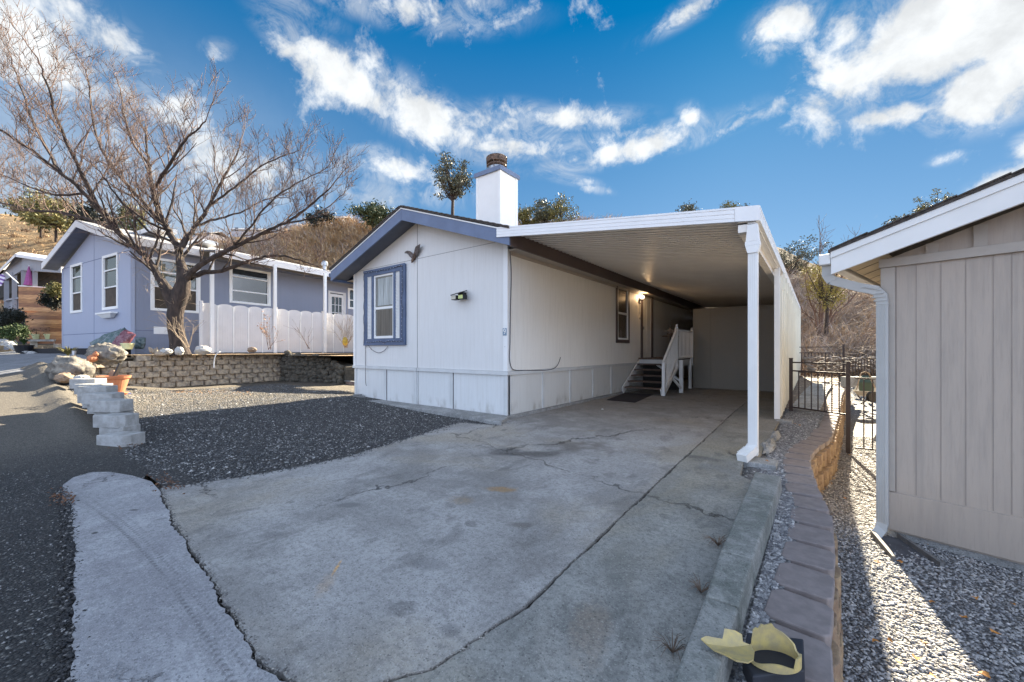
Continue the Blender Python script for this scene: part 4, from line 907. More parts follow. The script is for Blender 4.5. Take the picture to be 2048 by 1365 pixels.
# ------------------------------------------------------------------ iron gates and fences
def railing(name, label, cat, A, B, za, zb, zt, bars, posts=(), rails=(), group=None, w=.022):
    A = Vector(A); B = Vector(B); t = thing(name, label, cat, (A.x, A.y, za), 0, group)
    for z in rails: build(MB().bar((A.x, A.y, za+z), (B.x, B.y, zb+z), .032, .028), 'rail', M['iron'], t)
    lo, hi = min(rails), sorted(rails)[-1] if zt is None else zt
    for i in range(bars):
        k = (i+1)/(bars+1); p = A.lerp(B, k); z = za+(zb-za)*k
        build(MB().box(p.x-w/2, p.x+w/2, p.y-w/2, p.y+w/2, z+lo, z+hi), 'bar', M['iron'], t)
    for (x, y, z0, z1) in posts: build(MB().box(x-.033, x+.033, y-.033, y+.033, z0, z1).box(x-.038, x+.038, y-.038, y+.038, z1, z1+.015), 'post', M['iron'], t)
    return t
gA = (4.26, 4.50); gB = (5.12, 3.90)
railing('iron_gate', 'dark bronze iron gate spanning the path between carport wall and tall post', 'gate', gA, gB, 0, 0, .86, 7, ((gA[0]-.03, gA[1], -.05, 1.12), (gB[0]+.02, gB[1], -.68, 1.08)), (.08, .86, 1.04))
railing('iron_gate', 'low iron gate panel standing in the lower gravel yard, partly behind the downspout', 'gate', (5.26, 4.16), (6.5, 4.30), 0, 0, .74, 9, (), (-.58, .76), w=.02)
p1_ = pt(1590, 700, 15.5); p2_ = pt(1687, 700, 14.5)
railing('iron_fence', 'farther iron fence behind the gate with a tall end post', 'fence', p1_, p2_, 0, 0, 1.22, 13, ((p2_.x, p2_.y, .4, 1.5),), (.45, 1.20, 1.42), 'iron fences behind the gate')
p3_ = pt(1694, 700, 13.5); p4_ = pt(1860, 700, 12.5)
railing('iron_fence', 'long low iron fence behind the wheelbarrow', 'fence', p3_, p4_, 0, 0, .99, 26, (), (.42, 1.0), 'iron fences behind the gate')
# ------------------------------------------------------------------ beige house on the right
bh = thing('beige_house', 'beige sided house at the right edge with white barge board and downspout', 'house', (5.2, -.25, -.65))
BM = wallframe((5.2, -.25, 0), 104); W8 = 8.4; ZW = 2.24
mb = MB(); mb.box(0, W8, .012, .15, -.58, 2.24, BM); mb.box(0, .13, .15, 11, -.58, 2.24, BM); mb.box(W8-.13, W8, .15, 11, -.58, 2.24, BM); build(mb, 'wall', M['beige'], bh)
def gline(x, off): return 2.30+.345*(min(x, W8-x)) + off
mb = MB(); mb.slab([BM@Vector(v) for v in ((0, .03, 2.24), (W8, .03, 2.24), (W8/2, .03, gline(W8/2, -.05)))], tuple(BM.to_3x3()@Vector((0, .1, 0)))); gb = build(mb, 'gable_wall', M['beige'], bh)
for i in range(1, 26):
    x = .31*i+.02
    if x < W8-.1: build(MB().box(x, x+.085, .008, .0295, 2.25, gline(x, -.06), BM), 'gable_batten', M['beigetrim'], bh)
build(MB().box(-.012, W8+.01, -.028, .0115, 2.165, 2.255, BM), 'trim_board', M['beigetrim'], bh, bevel=.004)
build(MB().box(-.0, W8, -.014, .0115, -.56, -.17, BM), 'lower_board', M['beige'], bh, bevel=.003)
build(MB().box(-.0, .11, -.016, .0115, -.16, 2.16, BM), 'corner_board', M['beigetrim'], bh, bevel=.003)
mb = MB()
for x in [.115, .26, .43, .59, .755, .86]+[.93+.16*i for i in range(44)]:
    mb.box(x, x+.005, .0085, .0119, -.16, 2.16, BM)
build(mb, 'siding_groove', mat('beige_groove', (.32, .275, .24), .8, .1), bh)
build(MB().box(.0, W8, .03, .2, -.72, -.58, BM).box(.03, .2, .2, 11, -.72, -.58, BM), 'footing', M['pad'], bh)
# roof
of = -.36; eo = -.34
def rz(x): return 2.345+.318*(min(x, W8-x)-eo)
mb = MB()
for a, b in ((eo-.02, W8/2), (W8/2, W8-eo+.02)):
    mb.slab([BM@Vector(v) for v in ((a, of-.03, rz(a)+.03), (b, of-.03, rz(b)+.03), (b, 11.4, rz(b)+.03), (a, 11.4, rz(a)+.03))], (0, 0, -.03))
rf = build(mb, 'roof', M['shingle'], bh)
mb = MB()
for k in range(15):
    a = eo+k*.3; mb.slab([BM@Vector(v) for v in ((a, of-.045, rz(a)+.034), (a+.3, of-.045, rz(a+.3)+.046), (a+.3, 11, rz(a+.3)+.046), (a, 11, rz(a)+.034))], (0, 0, -.012))
build(mb, 'shingle_course', M['shingle'], rf)
def sl2(y0, th, o1, o2, name, m):
    mb = MB()
    for a, b in ((eo, W8/2), (W8/2, W8-eo)):
        mb.slab([BM@Vector(v) for v in ((a, y0, rz(a)+o1), (b, y0, rz(b)+o1), (b, y0, rz(b)+o2), (a, y0, rz(a)+o2))], tuple(BM.to_3x3()@Vector((0, th, 0))))
    return build(mb, name, m, bh)
sl2(of-.018, .03, -.001, -.065, 'barge_trim', M['white']); sl2(of, .04, -.066, -.235, 'barge_board', M['white'])
mb = MB(); mb.slab([BM@Vector(v) for v in ((eo+.03, of+.04, rz(eo)-.10), (0, of+.04, rz(0)-.10), (0, 11, rz(0)-.10), (eo+.03, 11, rz(eo)-.10))], (0, 0, .03)); mb.slab([BM@Vector(v) for v in ((0, of+.041, rz(0)-.10), (W8/2, of+.041, rz(W8/2)-.10), (W8/2, .03, rz(W8/2)-.10), (0, .03, rz(0)-.10))], (0, 0, .03)); build(mb, 'soffit', M['soffit'], bh)
mb = MB()
for y in range(24): mb.slab([BM@Vector(v) for v in ((eo+.04, of+.06+y*.4, rz(eo)-.102), (-.01, of+.06+y*.4, rz(0)-.102), (-.01, of+.07+y*.4, rz(0)-.102), (eo+.04, of+.07+y*.4, rz(eo)-.102))], (0, 0, -.004))
build(mb, 'soffit_joint', M['brown'], bh)
gt = build(MB().box(eo-.11, eo-.005, of-.0, 11.2, 2.22, 2.335, BM), 'gutter', M['white'], bh, bevel=.012)
P = [Vector(v) for v in ((eo-.05, of+.10, 2.24), (eo-.05, of+.10, 2.12), (eo-.02, of+.11, 2.06), (-.14, -.12, 1.965), (-.03, -.075, 1.93), (.015, -.06, 1.87), (.022, -.055, 1.78), (.022, -.055, -.50), (.012, -.075, -.56), (-.02, -.14, -.62))]
P = [BM@p for p in P]; mb = MB()
for a, b in zip(P, P[1:]):
    d = (b-a).normalized(); mb.bar(a-d*.012, b+d*.012, .092, .068, up=tuple(BM.to_3x3()@Vector((0, 1, 0))))
for i in range(9):
    t = i/8; q = P[3].lerp(P[4], min(1, t*2)) if t < .5 else P[4].lerp(P[6], (t-.5)*2)
    mb.bar(q-Vector((0, 0, .006)), q+Vector((0, 0, .006)), .10, .076, up=tuple(BM.to_3x3()@Vector((0, 1, 0))))
for k in (-.03, -.012, .006, .024):
    mb.box(.022+k-.003, .022+k+.003, -.0935, -.0895, -.48, 1.78, BM)
build(mb, 'downspout', mat('downspout_white', (.46, .46, .44), .45, .05, 3), bh, bevel=.006)
spb = thing('splash_block', 'dark plastic splash block on the gravel under the right downspout', 'splash block', tuple(BM@Vector((.1, -.35, -.65))))
SB = BM@Matrix.Rotation(math.radians(32), 4, 'Z')
mb = MB(); mb.add([SB@Vector(v) for v in ((-.10, -.10, -.62), (.10, -.10, -.62), (.16, -.62, -.645), (-.16, -.62, -.645), (-.10, -.10, -.66), (.10, -.10, -.66), (.16, -.62, -.67), (-.16, -.62, -.67))], [(0,3,2,1),(4,5,6,7),(0,1,5,4),(1,2,6,5),(2,3,7,6),(3,0,4,7)]); build(mb, 'trough', mat('splash_grey', (.09, .09, .10), .8, .2, 10), spb)
mb = MB()
for s in (-1, 1): mb.bar(SB@Vector((s*.11, -.08, -.60)), SB@Vector((s*.17, -.62, -.625)), .03, .05)
build(mb, 'rim', mat('splash_rim', (.17, .165, .16), .8, .15, 10), spb)

# ------------------------------------------------------------------ block retaining wall at the left of the gravel yard
lw = thing('block_retaining_wall', 'long tan block wall holding the terrace at the left side of the gravel yard', 'retaining wall', (-11.5, -1.5, .1))
LP = [(-11.05, -4.75), (-11.3, -4.2), (-11.46, -3.5), (-11.66, -2), (-11.93, 0), (-12.07, 1.0)]
mb = MB(); rs = random.Random(3)
def wedge(mb, poly, nrm, z0, z1, tilt):
    n = len(poly); pm_ = sum((Vector(q) for q in poly), Vector((0, 0)))/n
    top = [(q[0]-nrm.x*tilt, q[1]-nrm.y*tilt) if (Vector(q)-pm_).dot(nrm) > .02 else q for q in poly]
    mb.add([(a, b, z0) for a, b in poly]+[(a, b, z1) for a, b in top], [tuple(range(n-1, -1, -1)), tuple(range(n, 2*n))]+[(i, (i+1) % n, n+(i+1) % n, n+i) for i in range(n)])
for lev in range(7):
    z0 = -.04+.17*lev; 
    for i, (p, d) in enumerate(arc([(x-.022*lev, y+(.19 if lev % 2 else 0)) for x, y in LP], .385)):
        if lev == 6 and p.y < -3.45: continue
        nrm = Vector((d.y, -d.x)); l = .375; j = rs.uniform(-.01, .01)
        loc = [(-.22, .0), (.03, .0), (.075, .03), (.085, .12), (.08, .22), (.055, .31), (-.01, l-.01), (-.22, l-.01)]
        poly = []
        for u, v in loc:
            q = p+nrm*(u+j)+d*v; poly.append((q.x, q.y))
        if sum(poly[k][0]*poly[(k+1) % 8][1]-poly[(k+1) % 8][0]*poly[k][1] for k in range(8)) < 0: poly = poly[::-1]
        wedge(mb, poly, nrm, z0, z0+.163, .075)
build(mb, 'wall_block', M['wallblock'], lw, bevel=.008)
mb = MB(); mb.prism([(-11.55, -4.4), (-11.75, -3.4), (-12.15, 1.0), (-12.5, 1.0), (-12.0, -4.4)], -.3, .98); build(mb, 'backfill', M['terr'], lw)
rwall = thing('stone_retaining_wall', 'rough dark stone wall beside the steps, in the corner behind the gravel yard', 'retaining wall', (-10, 1.4, 0))
mb = MB(); rs = random.Random(8)
n = 15
for i in range(n):
    t = i/n; x = -11.9+3.2*t; y = 1.0+.7*t; top = 1.15-.42*t*t
    z = -.05; k = 0
    while z < top-.04:
        h = rs.uniform(.13, .2); mb.rock((x+rs.uniform(0, .16), y+rs.uniform(-.05, .05), z+h/2), (.15, .13, h*.62), i*13+k, 9, 6, .12); z += h*.93; k += 1
mb.slab([(-11.5, 1.0, 1.05), (-8.7, 1.75, .70), (-8.5, 2.3, .70), (-11.5, 2.3, 1.05)], (0, 0, -1.2))
build(mb, 'wall_stone', M['stone'], rwall)
M['stepm'] = mat('step_brown', (.30, .21, .17), .9, .25, 5, bs=12, bd=.02)
sp_ = thing('garden_steps', 'worn dark stone steps rising beside the left side of the white home', 'steps', (-7.6, 2, 0))
for k in range(6):
    build(MB().box(-9.2+.0*k, -6.2, 1.75+.42*k, 3.6+.42*k, .02+.19*k-.19, .19+.19*k), 'step', M['stepm'], sp_, bevel=.02)
    build(MB().box(-9.22, -6.2, 1.72+.42*k, 1.86+.42*k, .1905+.19*k, .215+.19*k), 'lit_step_edge', M['pad'], sp_, bevel=.01)  # pale strip standing for the sunlit edge of each tread
# loose pale blocks stepping up between street and yard
blocks = [ # centre px, base py, Z, yaw, layer label
 ((243, 893, 5.42), .06, 'bottom pale concrete block of the stepped row, nearest the driveway apron'),
 ((233, 853, 5.72), .02, 'second pale concrete block up the stepped row'),
 ((224, 823, 5.98), -.03, 'wide pale block third from the near end of the stepped row'),
 ((207, 808, 6.35), .1, 'pale block in the middle of the stepped row, behind the wide one'),
 ((196, 793, 6.70), .1, 'sunlit topped pale block just below the uppermost block'),
 ((188, 788, 6.92), .05, 'narrow sunlit pale block right below the uppermost block'),
 ((177, 777, 7.15), -.02, 'uppermost white-topped block at the far end of the stepped row')]
ax = math.atan2(RT[1], RT[0])
for (px, py, Z), yaw, lab in blocks:
    c = pt(px, py, Z); w2, d2, h = .225, .14, .175
    a = ax+yaw*.6-.12
    poly = [(-w2, -d2+.02), (-w2+.02, -d2), (w2-.06, -d2), (w2, -d2+.07), (w2-.02, d2), (-w2+.06, d2)]
    Mx = Matrix.Translation(c)@Matrix.Rotation(a, 4, 'Z')
    mb = MB(); mb.prism(poly, 0, h)
    me = bpy.data.meshes.new('concrete_block'); me.from_pydata([tuple(v) for v in mb.v], [], mb.f); me.update()
    o = finish(me, 'concrete_block', M['block'], bevel=.009); o.matrix_basis = Mx; tag(o, lab, 'concrete block', 'loose blocks stepping up beside the street')
# lower courses carrying the row (one by one)
for k, (px, py, Z) in enumerate(((240, 874, 5.72), (228, 842, 6.05), (212, 826, 6.5), (200, 815, 6.85), (189, 805, 7.15))):
    c = pt(px, py, Z); mb = MB(); mb.prism([(-.17, -.13), (.17, -.13), (.18, .13), (-.16, .13)], 0, .165)
    me = bpy.data.meshes.new('concrete_block'); me.from_pydata([tuple(v) for v in mb.v], [], mb.f); me.update()
    o = finish(me, 'concrete_block', M['block'], bevel=.009); o.matrix_basis = Matrix.Translation(c)@Matrix.Rotation(ax+.1*(k % 3), 4, 'Z')
    tag(o, 'half hidden pale block in the lower course under the stepped row', 'concrete block', 'half hidden lower blocks')
# boulders and rocks
def rock(px, py, Z, r, seed, m, name, label, cat='rock', rough=.1, group=None, n=40, mm=26):
    c = pt(px, py, Z); mb = MB(); mb.rock((c.x, c.y, c.z), r, seed, n, mm, rough)
    o = single(mb, name, M[m], label, cat, (c.x, c.y, c.z-r[2]*.8), group, smooth=True)
    return o
rock(140, 741, 9.3, (.40, .36, .32), 3, 'boulder', 'boulder', 'left of the two lichen-covered boulders at the end of the block wall, lower and nearer', 'boulder')
rock(215, 709, 10.4, (.44, .36, .27), 9, 'boulder', 'boulder', 'wide speckled boulder resting on the near end of the tan block wall', 'boulder')
rock(119, 748, 9.6, (.22, .2, .16), 5, 'boulder', 'boulder', 'small dark boulder at the far left foot of the lower boulder', 'boulder')
rock(128, 756, 8.9, (.16, .14, .11), 6, 'tanrock', 'rock', 'smooth tan rock in front of the lower lichen boulder')
rock(163, 757, 8.6, (.22, .12, .07), 16, 'whiterock', 'rock', 'flat whitish rock right behind the uppermost loose block')
rock(332, 704, 12.3, (.19, .15, .10), 21, 'whiterock', 'rock', 'flat white painted rock on the terrace left of the bare tree')
rock(359, 703, 11.9, (.13, .11, .13), 23, 'whiterock', 'rock', 'small upright white rock at the foot of the bare tree trunk')
rock(405, 701, 12.6, (.30, .2, .14), 24, 'whiterock', 'rock', 'largest white rock on the wall top right of the tree trunk')
rock(504, 700, 13.4, (.17, .13, .09), 25, 'tanrock', 'rock', 'mossy tan rock below the white fence near the orange sapling')
dw = thing('driftwood', 'twisted pale driftwood lying on top of the tan block wall', 'driftwood', tuple(pt(310, 710, 12.2)))
mb = MB(); q = lambda px, py, dz=0: pt(px, py, 12.2+dz)
mb.tube([q(298, 697), q(302, 703), q(310, 706, .1), q(318, 708), q(328, 709, -.1)], [.02, .045, .07, .08, .04], 8); mb.tube([q(308, 706), q(303, 698), q(298, 695), q(300, 700)], [.04, .03, .02, .01], 6)
for k in range(6): mb.tube([q(308+k*3, 706), q(306+k*4, 700-k % 3*2, .05*k), q(304+k*4, 701, .1)], [.03, .02, .008], 5)
build(mb, 'branch', M['twigpale'], dw)
# terracotta pot and its contents
pc = pt(228, 789, 9.25)
pot = thing('terracotta_pot', 'large terracotta pot standing in front of the tan block wall', 'pot', tuple(pc))
build(MB().lathe([(.17, 0), (.26, .36), (.285, .37), (.30, .43), (.27, .43), (.26, .38), (.0, .37)], tuple(pc), 28), 'pot_body', M['terracotta'], pot, smooth=False)
build(MB().lathe([(.21, -.02), (.25, .03), (.24, .04), (.18, .04)], tuple(pc), 28), 'saucer', M['terracotta'], pot)
a = pc+Vector((.02, 0, .38)); mb = MB(); mb.bar(a, a+Vector((.07, .10, .34)), .13, .035); single(mb, 'black_tile', M['black'], 'black flat panel sticking up out of the large terracotta pot', 'panel', tuple(a), bevel=.006)
a = pc+Vector((-.13, -.05, .38)); mb = MB(); mb.prism([(0, 0), (.14, 0), (.14, .12), (.10, .18), (.05, .18), (0, .12)], -.025, .025, Matrix.Translation(a)@Matrix.Rotation(ax, 4, 'Z')@Matrix.Rotation(math.radians(90), 4, 'X')); single(mb, 'stone_marker', M['tanrock'], 'rounded grey-brown stone marker standing in the terracotta pot', 'stone', tuple(a), bevel=.008)
# terracotta frog-like ornament on the wall end
fo = pt(185, 723, 9.9); mb = MB(); mb.rock((fo.x, fo.y, fo.z+.07), (.15, .10, .09), 4, 14, 9, .1); mb.rock((fo.x+.05, fo.y+.05, fo.z+.17), (.07, .06, .06), 7, 12, 8, .05)
for s in (-1, 1): mb.rock((fo.x+.05+s*.035, fo.y+.05, fo.z+.23), (.02, .02, .02), 2, 8, 6, 0); mb.tube([(fo.x+s*.1, fo.y, fo.z+.08), (fo.x+s*.16, fo.y-.05, fo.z+.06), (fo.x+s*.14, fo.y-.1, fo.z)], [.03, .03, .02], 8)
single(mb, 'garden_ornament', M['terracotta'], 'small terracotta animal ornament between the two boulders', 'ornament', tuple(fo), smooth=True)
bo = gp(257, 795, .13); single(MB().rock((bo.x, bo.y, bo.z+.05), (.06, .06, .06), 3, 14, 9, .03), 'blue_ball', mat('blue_glaze', (.03, .05, .30), .2, .1), 'small blue glazed ball on the gravel beside the loose blocks', 'ball', tuple(bo), smooth=True)

# ------------------------------------------------------------------ plants
def grassplant(c, r, h, n, seed, mb=None, w=.012, droop=.6):
    rs = random.Random(seed); mb = mb or MB()
    for k in range(n):
        a = rs.uniform(0, 6.283); l = rs.uniform(.5, 1); d = Vector((math.cos(a), math.sin(a), 0)); s = Vector((-d.y, d.x, 0))*w*rs.uniform(.6, 1.2); P = []
        for j in range(5):
            t = j/4; p = Vector(c)+d*(r*l*t**1.3)+Vector((0, 0, h*l*(1.6*t-droop*1.25*t*t))); P.append((p-s*(1-t*.85), p+s*(1-t*.85)))
        mb.add([v for pr in P for v in pr], [(2*j, 2*j+1, 2*j+3, 2*j+2) for j in range(4)])
    return mb
def pottedgrass(px, py, Z, label, r, h, potr, poth, seed, pm='black', gm='leafyel'):
    c = pt(px, py, Z); t = thing('potted_grass', label, 'potted plant', tuple(c))
    build(MB().lathe([(potr*.7, 0), (potr, poth), (potr*.85, poth), (potr*.8, poth*.85)], tuple(c), 18), 'pot', M[pm], t)
    build(grassplant((c.x, c.y, c.z+poth), r, h, 110, seed), 'leaves', M[gm], t)
pottedgrass(136, 722, 11.0, 'spiky yellow-green grass in a black pot behind the lower boulder', .34, .34, .13, .12, 2)
pottedgrass(48, 706, 16.5, 'ornamental grass in a large black pot at the edge of the neighbour drive', .42, .42, .30, .32, 4, gm='green')
def pot2(px, py, Z, label, m, R, h, grp=None, bush=None):
    c = pt(px, py, Z); t = thing('planter', label, 'planter', tuple(c), 0, grp)
    build(MB().lathe([(R*.72, 0), (R*.95, h*.8), (R*1.05, h*.82), (R*1.05, h), (R*.9, h), (R*.88, h*.85), (.0, h*.82)], tuple(c), 22), 'pot', M[m], t)
    if bush: leafobj('foliage', M[bush], t, [(c.x, c.y, c.z+h+.12)], 220, (R*1.5, R*1.5, .22), .035, int(px))
pot2(255, 699, 12.6, 'lime plastic planter in front of the red soil bag at the blue house corner', 'limepot', .165, .19)
pot2(76, 679, 20.5, 'left lime planter on the shelf before the cedar gate', 'limepot', .23, .26, 'lime planters before the cedar gate', 'leafdark')
pot2(101, 679, 20.2, 'right lime planter on the shelf before the cedar gate', 'limepot', .23, .26, 'lime planters before the cedar gate', 'leafdark')
shf = thing('garden_shelf', 'low grey shelf carrying the two lime planters before the cedar gate', 'shelf', tuple(pt(88, 690, 20.4)))
a = pt(62, 681.5, 20.5); b = pt(121, 681.5, 20.0); build(MB().bar(a, b, .5, .10), 'shelf_board', M['pad'], shf)
for k in (0, 1): p = a.lerp(b, .1+.8*k); build(MB().box(p.x-.12, p.x+.12, p.y-.12, p.y+.12, p.z-.35, p.z-.051), 'leg', M['pad'], shf)
# soil bags leaning on the blue house
def bag(px, py, Z, w_, h, th, lean, roll, m, label, seed):
    c = pt(px, py, Z); rs = np.random.default_rng(seed); mb = MB(); nx, ny = 14, 18; V = []
    for sgn in (1, -1):
        for j in range(ny+1):
            for i in range(nx+1):
                u = i/nx*2-1; v = j/ny; e = (1-u**4)*(1-(2*v-1)**6)
                V.append(((u*w_/2)*(1-.06*math.sin(v*9)), -sgn*th/2*e**.5*(1+.16*math.sin(u*7+v*11+seed)+.12*math.sin(v*23+u*5)), v*h))
    N = (nx+1)*(ny+1); Fc = []
    for j in range(ny):
        for i in range(nx):
            a = j*(nx+1)+i; Fc.append((a, a+1, a+nx+2, a+nx+1)); Fc.append((N+a, N+a+nx+1, N+a+nx+2, N+a+1))
    Mx = Matrix.Translation(c)@Matrix.Rotation(ax-.1, 4, 'Z')@Matrix.Rotation(roll, 4, 'Y')@Matrix.Rotation(-lean, 4, 'X')
    mb.add([Mx@Vector(v) for v in V], Fc); return single(mb, 'soil_bag', M[m], label, 'bag', tuple(c), 'soil bags heaped against the blue house', smooth=True)
bag(186, 699, 12.9, .50, .95, .34, .35, 1.0, 'soilbag', 'green and white plastic soil bag slumped leftmost against the blue house', 1)
bag(206, 700, 12.7, .48, .86, .32, .35, .8, 'soilbag', 'middle green soil bag leaning right over the leftmost one', 2)
bag(231, 700, 12.6, .40, .68, .24, .35, .42, 'redbag', 'dark red soil bag leaning at the blue house corner', 3)
bag(278, 698.5, 13.6, .34, .40, .16, .15, .03, 'soilbag', 'small upright green and white bag standing alone against the blue side wall', 4)
# ferns and hedge at the far left
def bush(px, py, Z, r, label, m, seed, per=1400, size=.06, name='shrub', cat='shrub', group=None, trunk=True, clumps=22):
    c = pt(px, py, Z); rs = np.random.default_rng(seed); t = thing(name, label, cat, (c.x, c.y, c.z-r[2]), 0, group)
    d = rs.normal(0, 1, (clumps, 3)); d /= np.linalg.norm(d, axis=1)[:, None]; d *= rs.uniform(.35, 1, (clumps, 1))
    cs = np.array([c.x, c.y, c.z])+d*np.array(r)*.85
    leafobj('foliage', M[m], t, cs, per//clumps, (r[0]*.42, r[1]*.42, r[2]*.42), size, seed)
    mb = MB(); base = Vector((c.x, c.y, c.z-r[2]))
    for k in range(5): q = Vector(cs[k]); mb.tube([base, base.lerp(q, .5)+Vector((0, 0, .05)), q], [.035, .025, .01], 5)
    build(mb, 'stem', M['twig'], t); return t
bush(14, 640, 19.0, (.95, .6, .70), 'very dark rounded hedge bush at the left edge before the porch', 'leafdark', 1, 5000, .07)
bush(18, 668, 18.0, (.5, .4, .35), 'bright green feathery fern at the left edge under the dark hedge', 'green', 2, 2400, .05, 'fern', 'fern', 'green ferns by the white stones')
bush(36, 664, 17.8, (.36, .35, .42), 'tallest green feathery fern, right of its neighbour below the dark hedge', 'green', 3, 2400, .05, 'fern', 'fern', 'green ferns by the white stones')
bush(112, 580, 18.5, (.42, .4, .35), 'light green leafy shrub against the dark porch at the blue house corner', 'leafyel', 4, 1800, .07)
bush(105, 600, 18.6, (.40, .4, .45), 'dark green shrub below the light leafy one at the blue house corner', 'leafdark', 5, 1800, .07)
mb = MB(); rs = random.Random(5)
for k in range(70):
    t = rs.random(); px = 0+62*t+rs.uniform(-7, 7); py = 682+26*t+rs.uniform(-2.5, 2.5); c = pt(px, py, 17.5-1.2*t); mb.rock(tuple(c), (rs.uniform(.08, .16),)*2+(.06,), k, 8, 5, .15)
stuff(single(mb, 'white_stones', M['whiterock'], 'border of loose white stones beside the neighbours drive', 'stones', tuple(pt(30, 695, 17))))
mb = MB(); a = [pt(64, 700, 16.8), pt(205, 702, 13.3), pt(262, 702, 12.9), pt(180, 693, 14.6), pt(70, 688, 18.6)]; mb.slab([(p.x, p.y, 1.37) for p in a], (0, 0, -.3)); struct(build(mb, 'mulch_bed', M['mulch']))
sol = thing('solar_light', 'small solar garden light on a stake behind the lower boulder', 'garden light', tuple(pt(148, 715, 11)))
c = pt(148, 712, 11); build(MB().lathe([(.01, -.15), (.01, 0), (.045, .0), (.045, .12), (.055, .125), (.055, .14)], tuple(c), 12), 'light_body', M['metal'], sol)

# ------------------------------------------------------------------ blue house
C2 = pt(262, 700, 14.0); C2.z = 1.2
blue = thing('blue_house', 'blue-grey house with white window trim behind the bare tree', 'house', tuple(C2))
S2 = wallframe((C2.x, C2.y, 0), -9); G2 = wallframe((C2.x, C2.y, 0), 81)   # side: x along depth, y inward? ; gable: x to the right
# side wall: local x = depth, local y = inward (to the left)
w3 = (.62, 2.0, 2.85, 4.62); w4 = (3.23, 4.77, 3.40, 4.78); dd = (7.95, 8.85, 2.2, 4.35); w5 = (9.2, 9.8, 3.7, 4.65)
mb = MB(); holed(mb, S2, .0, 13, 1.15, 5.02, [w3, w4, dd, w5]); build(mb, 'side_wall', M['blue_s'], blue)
GW = 7.0
g1 = (-5.92, -4.62, 2.95, 4.85); g1 = (-5.85, -4.72, 2.95, 4.78); g2 = (-2.42, -1.18, 2.92, 4.78)
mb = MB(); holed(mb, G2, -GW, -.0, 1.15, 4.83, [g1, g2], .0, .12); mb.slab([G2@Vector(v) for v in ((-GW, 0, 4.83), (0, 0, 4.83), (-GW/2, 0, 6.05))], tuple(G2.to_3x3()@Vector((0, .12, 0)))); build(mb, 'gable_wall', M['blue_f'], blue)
build(MB().box(-.10, .008, -.015, -.001, 1.15, 4.9, G2).box(.0, .10, -.016, -.001, 1.15, 4.9, S2), 'corner_trim', M['blue_f'], blue); build(MB().box(-GW-.02, -GW+.09, -.015, -.001, 1.15, 4.83, G2), 'corner_trim', M['blue_f'], blue)
bsm = mat('blue_seam', (.12, .14, .22), .8, .1)
for q in ((-GW+.1, -.1, -.004, -.0, 4.82, 4.84, G2), (-GW+.1, -.1, -.004, 0, 1.95, 1.97, G2), (-3.4, -3.38, -.0045, 0, 1.2, 6.0, G2), (.1, 13, -.004, 0, 2.0, 2.02, S2)): build(MB().box(*q), 'panel_seam', bsm, blue)
mb = MB(); mb.box(-GW+.1, -.2, .13, 12, 1.2, 1.3, G2); build(mb, 'floor', M['room'], blue)
def bwin(FMx, h, bars, tm, tw=.10, name='window', pane=None):
    a, b, c, d = h; fr = MB()
    fr.box(a-tw, a, -.03, -.001, c-tw, d+tw, FMx).box(b, b+tw, -.03, -.001, c-tw, d+tw, FMx).box(a, b, -.03, -.001, c-tw, c, FMx).box(a, b, -.03, -.001, d, d+tw, FMx)
    fr.box(a+.0, a+.04, .0, .03, c, d, FMx).box(b-.04, b, .0, .03, c, d, FMx)
    for z in bars: fr.box(a+.04, b-.04, .0, .03, z-.025, z+.025, FMx)
    o = build(fr, name, tm, blue); zl = min(bars) if bars else c
    if bars and pane: build(MB().box(a+.0, b-.0, .04, .05, c, zl, FMx), 'insect_screen', M['room'], o)
    build(MB().box(a+.0, b-.0, .04, .05, zl if pane else c, d, FMx), 'pane', pane or M['glass'], o); return o
refl = glassm('reflecting_pane', (.035, .045, .03), .04); refl.node_tree.nodes['Principled BSDF'].inputs['Coat Weight'].default_value = 0
bwin(G2, g1, (4.33, 3.68), M['white'], pane=refl); bwin(G2, g2, (4.30, 3.66), M['white'], pane=refl)
bwin(S2, w3, (4.2, 3.65), M['white'], .09, pane=refl); bwin(S2, w4, (4.45, 3.85), M['white'], .09); bwin(S2, w5, (4.1,), M['white'])
build(MB().box(w3[0]+.05, w3[1]-.05, .10, .11, w3[2], w3[3], S2), 'blind', M['room'], blue)
do = bwin(S2, dd, (), M['vinyl'], .09, 'door'); build(MB().box(dd[0]+.0, dd[1], .002, .035, 2.2, 2.9, S2).box(dd[0], dd[0]+.14, .002, .035, 2.9, 4.3, S2).box(dd[1]-.14, dd[1], .002, .035, 2.9, 4.3, S2).box(dd[0]+.14, dd[1]-.14, .002, .035, 4.15, 4.3, S2).box(dd[0]+.33, dd[0]+.36, .002, .035, 2.9, 4.15, S2).box(dd[0]+.55, dd[0]+.58, .002, .035, 2.9, 4.15, S2).box(dd[0]+.14, dd[1]-.14, .003, .034, 3.3, 3.33, S2).box(dd[0]+.14, dd[1]-.14, .003, .034, 3.72, 3.75, S2), 'door_leaf', M['vinyl'], do)
build(MB().box(-2.5, -1.05, -.22, -.031, 2.64, 2.70, G2).add([G2@Vector(v) for v in ((-2.4, -.03, 2.64), (-1.15, -.03, 2.64), (-1.15, -.20, 2.64), (-2.4, -.20, 2.64), (-2.2, -.03, 2.5), (-1.4, -.03, 2.5), (-1.4, -.12, 2.5), (-2.2, -.12, 2.5))], [(0,3,2,1)[::-1],(4,5,6,7)[::-1],(0,1,5,4),(1,2,6,5),(2,3,7,6),(3,0,4,7)]), 'flower_shelf', M['white'], blue)
mb = MB()
for k in range(4): mb.box(.66+.14*k, .78+.14*k, -.02, -.0125, 1.93, 2.14, S2)
